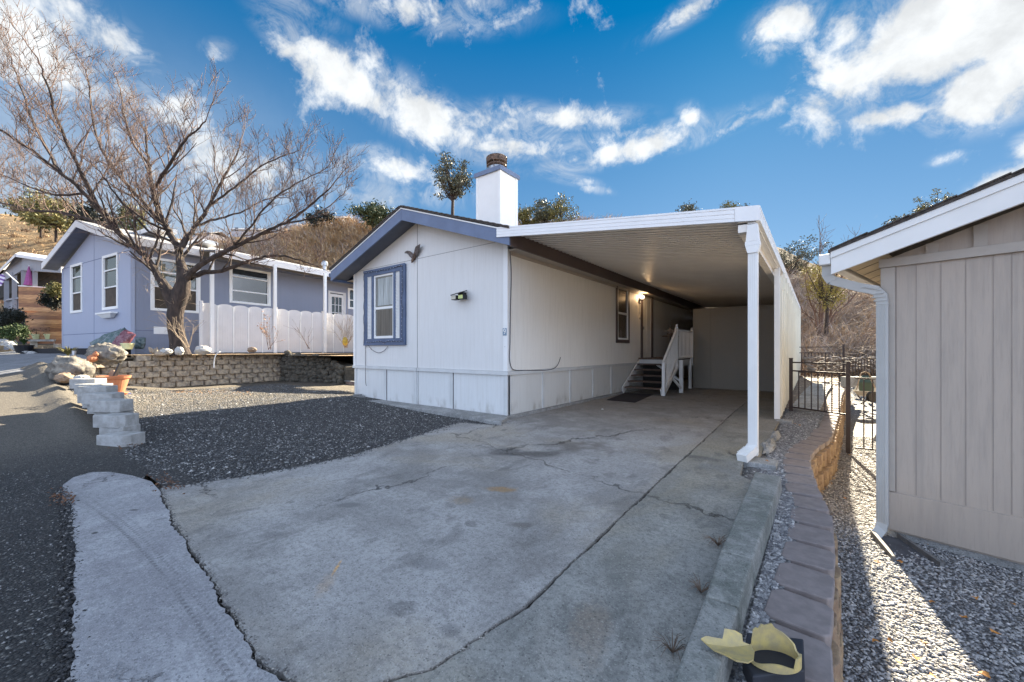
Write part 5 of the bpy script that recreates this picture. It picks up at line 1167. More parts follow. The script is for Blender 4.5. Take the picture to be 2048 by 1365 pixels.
mb.box(.63, 1.24, -.012, -.0005, 1.90, 2.17, S2); build(mb, 'vent_grille', M['white'], blue)
# roof: ridge runs along depth; eave overhangs the side by 1.25 m as a porch
ov, fo_ = .42, .45
zr_, ze_, zl_ = 6.30, 5.22, 5.06
def bl(x, y, z): return G2@Vector((x, y, z))
mb = MB(); mb.slab([bl(-GW/2, -fo_, zr_), bl(ov, -fo_, ze_), bl(ov, 12.9, ze_), bl(-GW/2, 12.9, zr_)], (0, 0, -.04)); mb.slab([bl(-GW-.6, -fo_, zl_), bl(-GW/2, -fo_, zr_+.001), bl(-GW/2, 12.9, zr_+.001), bl(-GW-.6, 12.9, zl_)], (0, 0, -.04)); brf = build(mb, 'roof', M['shingle_grey'], blue)
mb = MB(); mb.slab([bl(ov, 1.9, ze_-.002), bl(1.55, 1.9, ze_-.14), bl(1.55, 12.9, ze_-.14), bl(ov, 12.9, ze_-.002)], (0, 0, -.05)); build(mb, 'porch_roof', M['shingle_grey'], blue)
fm = M['vinyl']
mb = MB(); mb.slab([bl(-GW-.6, -fo_-.03, zl_-.02), bl(-GW/2, -fo_-.03, zr_-.02), bl(-GW/2, -fo_-.03, zr_-.28), bl(-GW-.6, -fo_-.03, zl_-.28)], tuple(G2.to_3x3()@Vector((0, .03, 0)))); mb.slab([bl(-GW/2, -fo_-.03, zr_-.02), bl(ov, -fo_-.03, ze_-.02), bl(ov, -fo_-.03, ze_-.28), bl(-GW/2, -fo_-.03, zr_-.28)], tuple(G2.to_3x3()@Vector((0, .03, 0)))); build(mb, 'gable_fascia', M['vinyl'], blue)
mb = MB(); mb.slab([bl(ov+.001, -fo_, ze_-.01), bl(ov+.001, 1.9, ze_-.01), bl(ov+.001, 1.9, ze_-.27), bl(ov+.001, -fo_, ze_-.27)], tuple(G2.to_3x3()@Vector((.03, 0, 0)))); mb.slab([bl(1.551, 1.9, ze_-.12), bl(1.551, 12.9, ze_-.12), bl(1.551, 12.9, ze_-.38), bl(1.551, 1.9, ze_-.38)], tuple(G2.to_3x3()@Vector((.03, 0, 0)))); build(mb, 'eave_fascia', M['vinyl'], blue)
mb = MB(); mb.slab([bl(-GW-.58, -fo_, zl_-.25), bl(-GW/2, -fo_, zr_-.25), bl(-GW/2, -.01, zr_-.25), bl(-GW-.58, -.01, zl_-.25)], (0, 0, .02)); mb.slab([bl(-GW/2, -fo_, zr_-.25), bl(ov, -fo_, ze_-.25), bl(ov, -.01, ze_-.25), bl(-GW/2, -.01, zr_-.25)], (0, 0, .02)); mb.box(.01, ov, 0, 12.9, ze_-.27, ze_-.25, G2); build(mb, 'soffit', mat('soffit_slate', (.14, .16, .22), .6, .1), blue)
for px_, Z_ in ((424, 14.55), (550, 16.55), (650, 18.35)):
    c = pt(px_, 700, Z_); build(MB().box(c.x-.055, c.x+.055, c.y-.055, c.y+.055, 1.2, 4.86), 'porch_post', M['white'], blue)
vt = bl(-1.0, 8.4, 5.6); build(MB().lathe([(.10, 0), (.10, .35), (.17, .36), (.17, .5), (.10, .6)], tuple(vt), 12), 'roof_vent', M['metal'], brf)
mb = MB(); mb.box(-2.8, -.9, 1.0, 1.7, 5.95, 6.12, G2); mb.box(-2.3, -1.2, 2.6, 3.3, 5.9, 6.05, G2); build(mb, 'skylight', M['white'], brf)

# white scalloped vinyl fence in front of its porch
fa = pt(402, 700, 14.5); fb = pt(735, 694, 20.4); fa.z = fb.z = 1.17
fen = thing('vinyl_fence', 'white scalloped vinyl panel fence in front of the blue house porch', 'fence', tuple(fa))
L = (fb-fa).length; fd = (fb-fa).normalized(); FA = math.degrees(math.atan2(fd.x, fd.y)); FM2 = wallframe((fa.x, fa.y, 0), FA); npan = int(L/.52)
for k in range(npan):
    a = k*.52; mb = MB(); top = [(a+.012+.496*t/8, 2.98+.07*math.sin(math.pi*t/8)**.7) for t in range(9)]
    poly = [(a+.012, 1.22), (a+.508, 1.22)]+top[::-1]
    V = [FM2@Vector((x, .0, z)) for x, z in poly]+[FM2@Vector((x, .035, z)) for x, z in poly]; n = len(poly)
    mb.add(V, [tuple(range(n)), tuple(range(2*n-1, n-1, -1))]+[(i, n+i, n+(i+1) % n, (i+1) % n) for i in range(n)])
    for z in (1.62, 2.16, 2.78): mb.box(a+.012, a+.508, -.012, -.0005, z, z+.022, FM2)
    for j in range(5): mb.box(a+.07+.085*j, a+.078+.085*j, -.005, -.0005, 1.25, 2.97, FM2)
    build(mb, 'fence_panel', M['vinyl'], fen)
for k in (0, 5, 9, 13): build(MB().box(k*.52-.05, k*.52+.05, -.05, .05, 1.17, 3.1, FM2), 'fence_post', M['vinyl'], fen, bevel=.01)
mb = MB()
for x in np.arange(.495, L, .52): mb.box(x, x+.035, -.035, -.0125, 1.2, 2.98, FM2)
build(mb, 'panel_strip', M['white'], fen)

# ------------------------------------------------------------------ porch house at the far left
ph = thing('porch_house', 'grey house with open gabled porch at the left edge, behind the cedar gate', 'house', tuple(pt(60, 690, 23)))
A0 = pt(44, 700, 22.0); QM = wallframe((A0.x, A0.y, 0), 55)   # local x: to the right, y: back
def Q(x, y, z): return QM@Vector((x, y, z))
V_ = lambda px, py, Z: pt(px, py, Z)
# roof: right slope runs away to the right, left slope falls steeply to the left
mb = MB(); mb.slab([V_(31, 508, 21.0), V_(122, 522, 19.6), V_(122, 516, 24), V_(40, 504, 26)], (0, 0, -.16)); mb.slab([V_(30, 508, 21.0), V_(40, 504, 26), V_(12, 535, 27), V_(-14, 552, 22.5)], (0, 0, -.16)); build(mb, 'roof', M['vinyl'], ph)
mb = MB(); a, b, c, d = V_(44, 516, 21.3), V_(122, 527, 20.0), V_(122, 546, 20.0), V_(44, 541, 21.3); mb.slab([a, b, c, d], tuple((Vector((FW[0], FW[1], 0))*.12))); build(mb, 'beam_panel', M['grey_s'], ph)
mb = MB(); mb.slab([V_(31, 513, 21.4), V_(44, 516, 21.4), V_(44, 541, 21.4), V_(10, 561, 22.2), V_(-2, 556, 22.4)], tuple((Vector((FW[0], FW[1], 0))*.1))); build(mb, 'gable_end', M['grey_s'], ph)
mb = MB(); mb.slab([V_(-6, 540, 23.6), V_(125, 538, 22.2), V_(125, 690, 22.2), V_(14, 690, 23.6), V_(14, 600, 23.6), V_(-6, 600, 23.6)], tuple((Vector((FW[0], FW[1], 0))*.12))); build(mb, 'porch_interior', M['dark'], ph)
for (px, y0, y1, Z) in ((13, 556, 700, 22.3), (29, 546, 700, 21.9), (47.5, 541, 577, 21.4), (70, 543, 577, 21.0)):
    c = V_(px, y0, Z); e = V_(px, y1, Z); build(MB().bar(c, e, .18, .18, up=(0, 1, 0)), 'porch_post', M['grey_s'], ph)
build(MB().bar(V_(10, 601, 22.3), V_(38, 597, 21.8), .1, .1), 'porch_rail', M['grey_s'], ph); build(MB().slab([V_(12, 604, 22.4), V_(38, 600, 21.9), V_(38, 640, 21.9), V_(12, 640, 22.4)], (0, .1, 0)), 'porch_panel', M['grey_s'], ph)
build(MB().bar(V_(38, 572, 21.2), V_(110, 577, 20.3), .08, .06), 'fence_cap', M['vinyl'], ph)
ced = thing('cedar_gate', 'tall cedar board gate and wall below the grey porch', 'gate', tuple(pt(80, 685, 21)))
CED = [M['cedar'], mat('cedar_dark', (.26, .10, .03), .65, .2, 2.5, stretch=(.6, .6, 9), col2=(.13, .045, .012)), mat('cedar_light', (.56, .30, .12), .65, .2, 2.5, stretch=(.6, .6, 9), col2=(.34, .15, .05))]
for k in range(14):
    ya, yb = 573+8.2*k, 573+8.2*(k+1); xl = 37 if k < 6 else 46+k*.6; dy_ = 4.5
    build(MB().slab([pt(xl, ya, 20.9), pt(126, ya+dy_*(1-k/14), 19.6), pt(126, yb+dy_*(1-(k+1)/14), 19.6), pt(xl, yb, 20.9)], (FW[0]*(.05+.012*(k % 2)), FW[1]*(.05+.012*(k % 2)), 0)), 'board', CED[(k*7) % 3], ced)
um = thing('closed_umbrella', 'closed pink and purple umbrella hanging in the grey porch', 'umbrella', tuple(pt(58, 571, 20.9)))
c = pt(58, 571, 20.9); build(MB().lathe([(.20, 0), (.15, .25), (.10, .6), (.05, .85), (.015, 1.0)], tuple(c), 9), 'canopy', M['pink'], um)
build(MB().tube([tuple(c), (c.x, c.y, c.z+1.05)], .012, 6), 'pole', M['white'], um)
fl = thing('flag', 'striped purple and white flag on a white pole at the left edge of the picture', 'flag', tuple(pt(4, 556, 18)))
mb = MB(); mb.tube([pt(12, 545, 18), pt(37, 567, 17.7)], .02, 6); build(mb, 'flagpole', M['white'], fl)
a = [pt(-14, 553, 18), pt(5, 548, 18), pt(11, 556, 18), pt(2, 572, 18), pt(-18, 578, 18)]
m_, t_, b_, O_, P_ = newmat('striped_flag'); s_ = t_.new('ShaderNodeSeparateXYZ'); t_.l.new(P_, s_.inputs[0]); wv = t_.math('FRACT', t_.math('MULTIPLY', t_.math('ADD', s_.outputs[2], t_.math('MULTIPLY', s_.outputs[1], .5)), 5.5))
t_.l.new(t_.mix(t_.math('GREATER_THAN', wv, .5), (.12, .04, .22), (.6, .55, .62)), b_.inputs['Base Color'])
mb = MB(); mb.add(a, [(0, 1, 2, 3, 4)]); mb.add([p+Vector((0, .02, 0)) for p in a], [(4, 3, 2, 1, 0)]); build(mb, 'cloth', m_, fl)
# ------------------------------------------------------------------ bare tree
class Tree:
    def __init__(s, seed, twigr=.007, gr=.28): s.r = random.Random(seed); s.V = []; s.F = []; s.K = []; s.tips = []; s.tw = twigr
    def seg(s, pts, rad):
        n = 7 if rad[0] > .05 else (4 if rad[0] > .018 else 3); o = len(s.V); mb = MB(); mb.tube(pts, rad, n, cap=False)
        s.V += [tuple(v) for v in mb.v]; s.K += [r for r in rad for _ in range(n)]; s.F += [tuple(i+o for i in f) for f in mb.f]
    def grow(s, p, d, L, r0, depth, up=.12, spread=.75, nchild=4, wig=.16):
        R = s.r; n = 5 if depth > 0 else 4; pts = [Vector(p)]; d = Vector(d).normalized()
        for i in range(n):
            d = (d+Vector((R.gauss(0, wig), R.gauss(0, wig), R.gauss(0, wig)+up*.35))).normalized(); pts.append(pts[-1]+d*L/n)
        rad = [max(s.tw*.6, r0*(1-.62*i/n)) for i in range(n+1)]; s.seg(pts, rad)
        if depth <= 0: s.tips += pts[2:]; return
        for k in range(nchild):
            t = R.uniform(.25, 1); i = min(n-1, int(t*n)); q = pts[i].lerp(pts[i+1], t*n-i); ax_ = (pts[i+1]-pts[i]).normalized()
            sd = Vector((R.gauss(0, 1), R.gauss(0, 1), R.gauss(0, 1))); sd = (sd-ax_*sd.dot(ax_)).normalized()
            s.grow(q, ax_*(1-spread*.5)+sd*spread+Vector((0, 0, up)), L*R.uniform(.45, .72), max(s.tw, rad[i]*.52), depth-1, up, spread, nchild, wig)
    def limb(s, pts, r0, r1, depth=3, step=.38, L=1.5, up=.15, spread=.8, nchild=4, start=.2):
        P = [Vector(p) for p in pts]; out = []
        for i in range(len(P)-1):
            p0 = P[max(0, i-1)]; p1 = P[i]; p2 = P[i+1]; p3 = P[min(len(P)-1, i+2)]
            for k in range(5):
                t = k/5; v = .5*((2*p1)+(-p0+p2)*t+(2*p0-5*p1+4*p2-p3)*t*t+(-p0+3*p1-3*p2+p3)*t**3); out.append(v+Vector((s.r.gauss(0, .012), s.r.gauss(0, .012), s.r.gauss(0, .012))))
        out.append(P[-1]); m = len(out); rad = [r0+(r1-r0)*(i/(m-1))**.8 for i in range(m)]
        rad = [r*(1+s.r.uniform(-.05, .05)) for r in rad]; s.seg(out, rad)
        d = 0; tot = sum((b-a).length for a, b in zip(out, out[1:]))
        acc = 0; nxt = tot*start
        for i in range(m-1):
            sl3 = (out[i+1]-out[i]).length
            while acc+sl3 > nxt:
                q = out[i].lerp(out[i+1], (nxt-acc)/sl3); ax_ = (out[i+1]-out[i]).normalized(); sd = Vector((s.r.gauss(0, 1), s.r.gauss(0, 1), s.r.gauss(0, 1)+.25)); sd = (sd-ax_*sd.dot(ax_)).normalized()
                fr = nxt/tot; s.grow(q, ax_*.55+sd*spread+Vector((0, 0, up)), L*s.r.uniform(.6, 1.25)*(1-.35*fr), max(s.tw*1.2, rad[i]*.45), depth-1, up, spread, nchild); nxt += step*s.r.uniform(.6, 1.4)
            acc += sl3
        s.grow(out[-1], (out[-1]-out[-2]), L*.8, rad[-1], depth-1, up, spread, nchild)
    def mesh(s, name):
        me = bpy.data.meshes.new(name); me.from_pydata(s.V, [], s.F); me.update(); return me
TZ = 12.9
def tp(*a): return [pt(px, py, TZ+dz) for px, py, dz in a]
tr = thing('bare_tree', 'big leafless spreading tree on the terrace above the tan block wall', 'tree', tuple(pt(360, 704, TZ)))
T0 = Tree(5)
T0.seg([v for v in tp((362, 712, 0), (360, 700, 0), (357, 680, 0), (352, 655, 0), (351, 630, 0), (356, 605, 0), (363, 585, 0), (368, 565, 0), (366, 545, 0), (362, 525, .08))], [.31, .265, .235, .225, .225, .235, .25, .20, .165, .12])
T0.seg(tp((352, 620, 0), (345, 600, 0), (334, 580, -.05), (322, 560, -.1)), [.2, .2, .17, .12])
finish(T0.mesh('trunk'), 'trunk', M['bark'], tr, smooth=True)
TC = Tree(9, .0058)
LM = [
 (tp((345, 600, 0), (325, 565, -.1), (296, 520, -.2), (262, 487, -.3), (235, 463, -.5), (205, 428, -.7), (170, 388, -.9), (120, 345, -1.2), (60, 300, -1.5), (5, 262, -1.8)), .125, .025, 1.5),
 (tp((368, 565, 0), (362, 530, .1), (357, 500, .1), (338, 462, .1), (318, 425, .2), (305, 380, .3), (298, 330, .4), (294, 300, .5), (290, 262, .6)), .145, .022, 1.5),
 (tp((358, 505, 0), (372, 480, .2), (392, 452, .4), (420, 410, .6), (448, 355, .8), (466, 325, 1.0), (480, 292, 1.2)), .10, .02, 1.4),
 (tp((372, 560, 0), (395, 535, -.2), (430, 513, -.3), (470, 494, -.4), (520, 470, -.5), (570, 446, -.6), (620, 412, -.8), (662, 375, -1)), .105, .018, 1.1),
 (tp((378, 556, .1), (410, 545, .4), (450, 540, .7), (500, 522, 1.1), (550, 512, 1.5), (600, 520, 1.9), (640, 535, 2.2)), .10, .015, 1.0),
 (tp((338, 462, 0), (300, 420, .4), (255, 370, .8), (215, 320, 1.1), (190, 260, 1.4), (180, 190, 1.6), (172, 140, 1.8)), .08, .018, 1.4),
 (tp((235, 463, -.4), (180, 440, 0), (120, 425, .4), (60, 420, .8), (0, 405, 1.1), (-60, 395, 1.4)), .065, .016, 1.3),
 (tp((205, 428, -.7), (175, 370, -1.1), (140, 300, -1.5), (112, 230, -1.9), (95, 165, -2.2), (70, 110, -2.4)), .065, .016, 1.4),
 (tp((305, 380, .3), (340, 330, -.2), (372, 280, -.6), (395, 260, -.9), (412, 240, -1.2)), .06, .015, 1.3),
 (tp((298, 330, .4), (262, 280, .9), (250, 235, 1.3), (243, 190, 1.7), (236, 165, 1.9)), .05, .014, 1.2),
 (tp((420, 410, .6), (470, 375, .3), (520, 335, 0), (560, 315, -.3), (590, 305, -.5)), .05, .014, 1.1),
 (tp((470, 494, -.4), (505, 450, -.9), (545, 400, -1.3), (590, 370, -1.6), (640, 345, -1.9)), .045, .014, 1.1),
 (tp((170, 388, -.9), (110, 390, -.4), (50, 370, 0), (-20, 340, .4)), .045, .014, 1.3),
 (tp((570, 446, -.6), (610, 440, -.2), (655, 415, .2), (690, 385, .5)), .035, .012, 1.1),
 (tp((392, 452, .4), (430, 440, .8), (480, 425, 1.2), (530, 400, 1.6), (580, 385, 1.9)), .045, .012, 1.2),
 (tp((338, 462, .1), (290, 440, -.5), (240, 400, -1), (200, 345, -1.4), (160, 310, -1.7)), .05, .012, 1.3),
 (tp((0, 405, 1.1), (-40, 330, .8), (-60, 260, .6)), .04, .012, 1.2),
 (tp((120, 345, -1.2), (70, 250, -.9), (40, 170, -.6), (20, 110, -.3)), .045, .014, 1.3),
]
for P, r0, r1, L in LM: TC.limb(P, r0, r1, 3, .27, L*1.05, .36, .78, 5, .14)
FB = [f for f in TC.F if len(f) == 4 and max(TC.K[i] for i in f) > .022]; FT = [f for f in TC.F if max(TC.K[i] for i in f) <= .022]
for nm_, FF, mm_ in (('branches', FB, M['bark']), ('twigs', FT, M['twigred'])):
    me = bpy.data.meshes.new(nm_); me.from_pydata(TC.V, [], FF); me.update(); bm_ = bmesh.new(); bm_.from_mesh(me); bmesh.ops.delete(bm_, geom=[v for v in bm_.verts if not v.link_faces], context='VERTS'); bm_.to_mesh(me); bm_.free(); finish(me, nm_, mm_, tr)
print('tree faces', len(TC.F))
rs = np.random.default_rng(4); tips = np.array([tuple(v) for v in TC.tips]); sel = tips[rs.random(len(tips)) < .10]
leafobj('dry_bud', M['redbud'], tr, sel, 2, (.05, .05, .05), .020, 3)
# pale epicormic shoots on trunk and main forks
TS = Tree(21, .004)
for k in range(90):
    i = TS.r.randrange(3); b_ = LM[i][0]; t = TS.r.uniform(0, .55); j = int(t*(len(b_)-1)); q = b_[j].lerp(b_[j+1], TS.r.random())
    TS.grow(q, (TS.r.gauss(0, 1), TS.r.gauss(0, 1), TS.r.gauss(-.1, .6)), TS.r.uniform(.25, .7), .007, 1, .05, .8, 3, .3)
for k in range(22):
    q = pt(355, TS.r.uniform(590, 700), TZ); TS.grow(q, (TS.r.gauss(0, 1), TS.r.gauss(0, 1), .3), TS.r.uniform(.3, .7), .0055, 1, .1, .5, 2, .2)
stuff(finish(TS.mesh('shoots'), 'shoots', M['twigpale'], tr))
def smalltree(name, label, cat, px, py, Z, h, seed, leafm=None, n=9, depth=1, r0=.012, spreadx=.5, m='twig', ls=.03, ln=2, group=None):
    b = pt(px, py, Z); t = thing(name, label, cat, tuple(b), 0, group); T = Tree(seed, .005)
    for k in range(n): T.grow(b+Vector((T.r.uniform(-.05, .05),)*2+(0,)), (T.r.gauss(0, spreadx), T.r.gauss(0, spreadx), 1), h*T.r.uniform(.6, 1.05), r0, depth, .1, .5, 4, .1)
    finish(T.mesh('stems'), 'stems', M[m], t)
    if leafm:
        tp_ = np.array([tuple(v) for v in T.tips]); leafobj('leaves', M[leafm], t, tp_, ln, (.04, .04, .04), ls, seed)
    return t
smalltree('sapling', 'thin sapling with orange autumn leaves in front of the white fence', 'sapling', 540, 700, 13.6, 1.05, 3, 'leaforange', 5, 1, .012, .35)
smalltree('sapling', 'small bare grey sapling in front of the white fence, right of the orange one', 'sapling', 617, 698, 15, .9, 5, None, 3, 1, .010, .25)
smalltree('shrub', 'dry twiggy shrub beside the white fence end at the corner of the mobile home', 'shrub', 692, 696, 15.5, 1.25, 8, None, 16, 1, .010, .25, 'twigpale')
smalltree('shrub', 'pale bare suckers springing from the ground right of the tree trunk', 'shrub', 378, 696, 12.6, .9, 13, None, 6, 1, .009, .5, 'twigpale')
yb = pt(690, 690, 15.2); single(MB().rock(tuple(yb+Vector((0, 0, .13))), (.13, .08, .17), 2, 14, 9, .05), 'yellow_bag', M['yellow'], 'yellow rounded object at the foot of the dry shrub by the fence end', 'bag', tuple(yb), smooth=True)
hose = [pt(px, py, 11.9) for px, py in ((440, 704), (432, 710), (428.5, 722), (428, 736))]
cable(hose, .012, 'garden_hose', 'pale hose end hanging down over the face of the tan block wall', M['white'])

# ------------------------------------------------------------------ trees on and before the hills
def ztree(name, label, px, pyb, Z, h, crown, leafm, seed, n=26, per=70, size=.22, group=None, trunkf=.35, cat='tree', rx=.5):
    b = pt(px, pyb, Z); t = thing(name, label, cat, tuple(b), 0, group); T = Tree(seed, .03); R = T.r
    T.seg([b-Vector((0, 0, 1)), b+Vector((R.gauss(0, .1), 0, h*trunkf*.5)), b+Vector((R.gauss(0, .2), 0, h*trunkf))], [h*.028, h*.022, h*.018]); cs = []
    for k in range(n):
        u = R.gauss(0, 1), R.gauss(0, 1), R.gauss(0, 1); v = Vector(u).normalized()*R.uniform(.35, 1); c = b+Vector((v.x*crown[0], v.y*crown[0], h-crown[1]+v.z*crown[1])); cs.append(tuple(c))
        q = b+Vector((0, 0, h*R.uniform(trunkf*.7, trunkf))); T.seg([q, q.lerp(c, .5)+Vector((0, 0, -.05*h)), c], [h*.010, h*.007, h*.003])
    finish(T.mesh('trunk'), 'trunk', M['bark'], t); leafobj('crown', M[leafm], t, cs, per, (rx, rx, rx*.7), size, seed); return t
ztree('eucalyptus_tree', 'airy grey-green tree standing up behind the ridge, just left of the white chimney', 905, 455, 40, 7.3, (2.0, 2.5), 'leafgrey', 4, 46, 60, .16, rx=.6, trunkf=.5)
ztree('hill_tree', 'rounded dark tree low behind the carport roof, right of the chimney', 1088, 462, 42, 3.2, (2.0, 1.5), 'leafgrey', 5, 30, 90, .15, rx=.6)
ztree('hill_tree', 'taller sparse tree behind the carport roof, right of the rounded dark one', 1122, 462, 40, 3.6, (1.5, 1.9), 'leafyel', 6, 26, 50, .13, rx=.6)
ztree('hill_tree', 'low bushy tree touching the right side of the chimney', 1055, 462, 43, 2.4, (1.8, 1.1), 'leafyel', 16, 26, 80, .15, rx=.6)
ztree('hill_tree', 'small brownish treetop just showing over the carport roof, left of centre', 1375, 458, 38, 2.3, (.9, .6), 'leafgrey', 7, 10, 60, .13, rx=.5)
ztree('hill_tree', 'yellow-brown treetop just showing over the carport roof near its corner', 1452, 458, 38, 2.45, (.9, .6), 'leafyel', 8, 10, 60, .10, rx=.5)
ztree('hill_tree', 'small green treetop over the carport roof corner', 1483, 455, 38, 2.2, (.7, .6), 'leafgrey', 9, 8, 60, .12, rx=.4)
ztree('hill_tree', 'golden-leaved treetop rising over the beige house roof', 1876, 476, 34, 4.0, (2.8, 1.5), 'leafyel', 10, 40, 45, .11, rx=.4)
ztree('hill_tree', 'small sparse treetop above the left part of the beige house roof', 1790, 485, 34, 2.2, (.8, .6), 'leafgrey', 12, 9, 40, .12, rx=.35)
ztree('hill_tree', 'reddish scrubby tree on the hill just right of the carport edge', 1585, 556, 40, 3.8, (3.4, 2.0), 'leafgrey', 11, 52, 60, .12, rx=.6, trunkf=.15)
ztree('hill_tree', 'green bushy tree at the hill crest behind the left slope of the white home roof', 745, 470, 46, 3.6, (2.2, 1.4), 'leaf', 13, 26, 110, .2, rx=.8)
ztree('hill_tree', 'dark green tree at the hill crest left of the bushy one', 640, 466, 52, 3.2, (1.6, 1.2), 'leafdark', 14, 14, 80, .2, rx=.8)
ztree('pine_tree', 'yellow-green pine on the hill crest left of the blue house roof', 112, 474, 80, 8.5, (5.5, 4.2), 'leafyel', 15, 40, 80, .4, rx=1.5)
ztree('pine_tree', 'darker pine on the hill crest beside the yellow-green one', 82, 466, 84, 8, (4.4, 3.6), 'leaf', 17, 26, 80, .4, rx=1.5)
ztree('hill_tree', 'low dark shrubby tree on the crest above the peak of the blue house', 185, 462, 78, 4.5, (4, 1.8), 'leafdark', 18, 20, 70, .4, rx=1.5)
for k, (px, h) in enumerate(((243, 6.3), (256, 6.6), (269, 5.6), (283, 5.9))):
    b = pt(px, 484, 70); t = thing('cypress_tree', ('leftmost', 'second from left', 'third from left', 'rightmost')[k]+' of the four slim cypress columns behind the blue house roof', 'tree', tuple(b), 0, 'cypress trees behind the blue house')
    build(MB().tube([b-Vector((0, 0, 1)), b+Vector((0, 0, h*.9))], .12, 5), 'trunk', M['bark'], t)
    cs = [(b.x, b.y, b.z+h*(j+.5)/16*1.0) for j in range(16)]; leafobj('crown', M['leafyel' if k % 2 else 'leaf'], t, cs, 60, (.75, .75, .6), .22, k+30)
ztree('yellow_shrub', 'bright yellow shrub between the carport edge and the beige house gutter', 1652, 640, 24, 3.9, (1.4, 1.7), 'yellowleaf', 31, 34, 110, .06, trunkf=.3, cat='shrub', rx=.5)

bt = thing('bare_tree', 'slender bare tree on the slope between carport and beige house', 'tree', tuple(pt(1640, 690, 25)))
TB = Tree(44, .012)
b = pt(1640, 695, 25)
for q in ((1655, 520), (1700, 500), (1610, 560), (1640, 470), (1730, 560)):
    TB.limb([b, pt((1640*2+q[0])/3, 630, 25), pt((1640+2*q[0])/3, (690+2*q[1])/3, 25), pt(q[0], q[1], 25)], .09, .02, 2, .45, 1.5, .25, .7, 4, .3)
finish(TB.mesh('branches'), 'branches', M['twig'], bt)
# brush covering the slopes: arching twigs, nobody could count them
def brush(name, label, m, spots, seed, L=(1.0, 2.4), stems=26, w=.022, arch=1.0, tw=5):
    r = np.random.default_rng(seed); S = np.asarray(spots, float); n = len(S)*stems
    base = np.repeat(S, stems, 0)+r.normal(0, .35, (n, 3))*[1, 1, .2]
    a = r.uniform(0, 2*np.pi, n); sp3 = r.uniform(.25, 1.1, n)*arch; ln = r.uniform(L[0], L[1], n)
    d = np.stack([np.cos(a)*sp3, np.sin(a)*sp3, np.ones(n)], 1); d /= np.linalg.norm(d, axis=1)[:, None]
    side = np.stack([-np.sin(a+r.normal(0, 1, n)), np.cos(a), r.normal(0, .3, n)], 1)*w
    K = tw+1; Vs = []
    for k in range(K):
        t = k/tw; p = base+d*(ln*t)[:, None]+np.stack([np.cos(a), np.sin(a), -1.2*np.ones(n)], 1)*(ln*t*t*.42*sp3)[:, None]+r.normal(0, .05, (n, 3))*t
        s = side*(1-.8*t); Vs += [p-s, p+s]
    V = np.stack(Vs, 1).reshape(-1, 3); o = (np.arange(n)*2*K)[:, None]; F = np.concatenate([np.stack([o[:, 0]+2*k, o[:, 0]+2*k+1, o[:, 0]+2*k+3, o[:, 0]+2*k+2], 1) for k in range(tw)])
    ob = finish(mesh_np(name, V, F, 4), name, m); return stuff(tag(ob, label, 'brush'))
def hillspots(n, px0, px1, t0, t1, seed, yoff=0):
    r = random.Random(seed); out = []
    for _ in range(n):
        px = r.uniform(px0, px1); py, Z0, Z1 = hp(px); t = r.uniform(t0, t1); Z = Z0+(Z1-Z0)*t; p = pt(px, HY, Z); out.append((p.x, p.y, hillz(px, Z)+yoff))
    return out
M['brushgold'] = mat('golden_brush', (.60, .44, .26), .9, .3, .9, col2=(.32, .20, .10)); M['brushgrey'] = mat('grey_brush', (.50, .42, .35), .9, .3, .9, col2=(.24, .18, .14))
M['brushred'] = mat('rust_brush', (.20, .115, .065), .9, .3, 1.2, col2=(.09, .055, .03))
brush('hillside_brush', 'dense golden dry brush hanging on the slope behind the blue house porch', M['brushgold'], hillspots(520, 560, 800, .02, .98, 1), 1, (1.0, 2.6), 30, .045)
brush('hillside_brush', 'grey-brown bare brush on the slope behind the blue house and mobile home', M['brushgrey'], hillspots(700, 380, 800, .0, 1.0, 2), 2, (.8, 2.0), 26, .040)
brush('hillside_brush', 'dry brush along the ridge line behind the carport roof', M['brushgrey'], hillspots(340, 1020, 1500, .8, 1.0, 3), 3, (.8, 1.9), 22, .04)
brush('slope_brush', 'tangled silvery arching brush between carport and beige house', M['brushgrey'], hillspots(330, 1560, 1900, .0, .55, 4), 4, (1.3, 2.9), 34, .026)
brush('slope_brush', 'tawny arching brush overhanging behind the iron gate', M['brushgold'], hillspots(130, 1560, 1900, .0, .8, 5), 5, (1.2, 2.8), 30, .022)
brush('slope_grass', 'rust-brown dry grass on the bank behind the iron fences', M['brushred'], [(p[0], p[1], p[2]) for p in hillspots(900, 1520, 1960, -.25, .12, 6)], 6, (.25, .8), 30, .012, .8, 3)
brush('hillside_brush', 'dark scattered scrub on the tawny hill at the far left', M['brushred'], hillspots(150, -80, 330, .05, .95, 7), 7, (.5, 1.6), 26, .06)
brush('hillside_grass', 'pale dry grass tufts over the tawny hill at the far left', M['brushgold'], hillspots(900, -120, 420, .0, .98, 8), 8, (.3, .7), 14, .05, .8, 3)
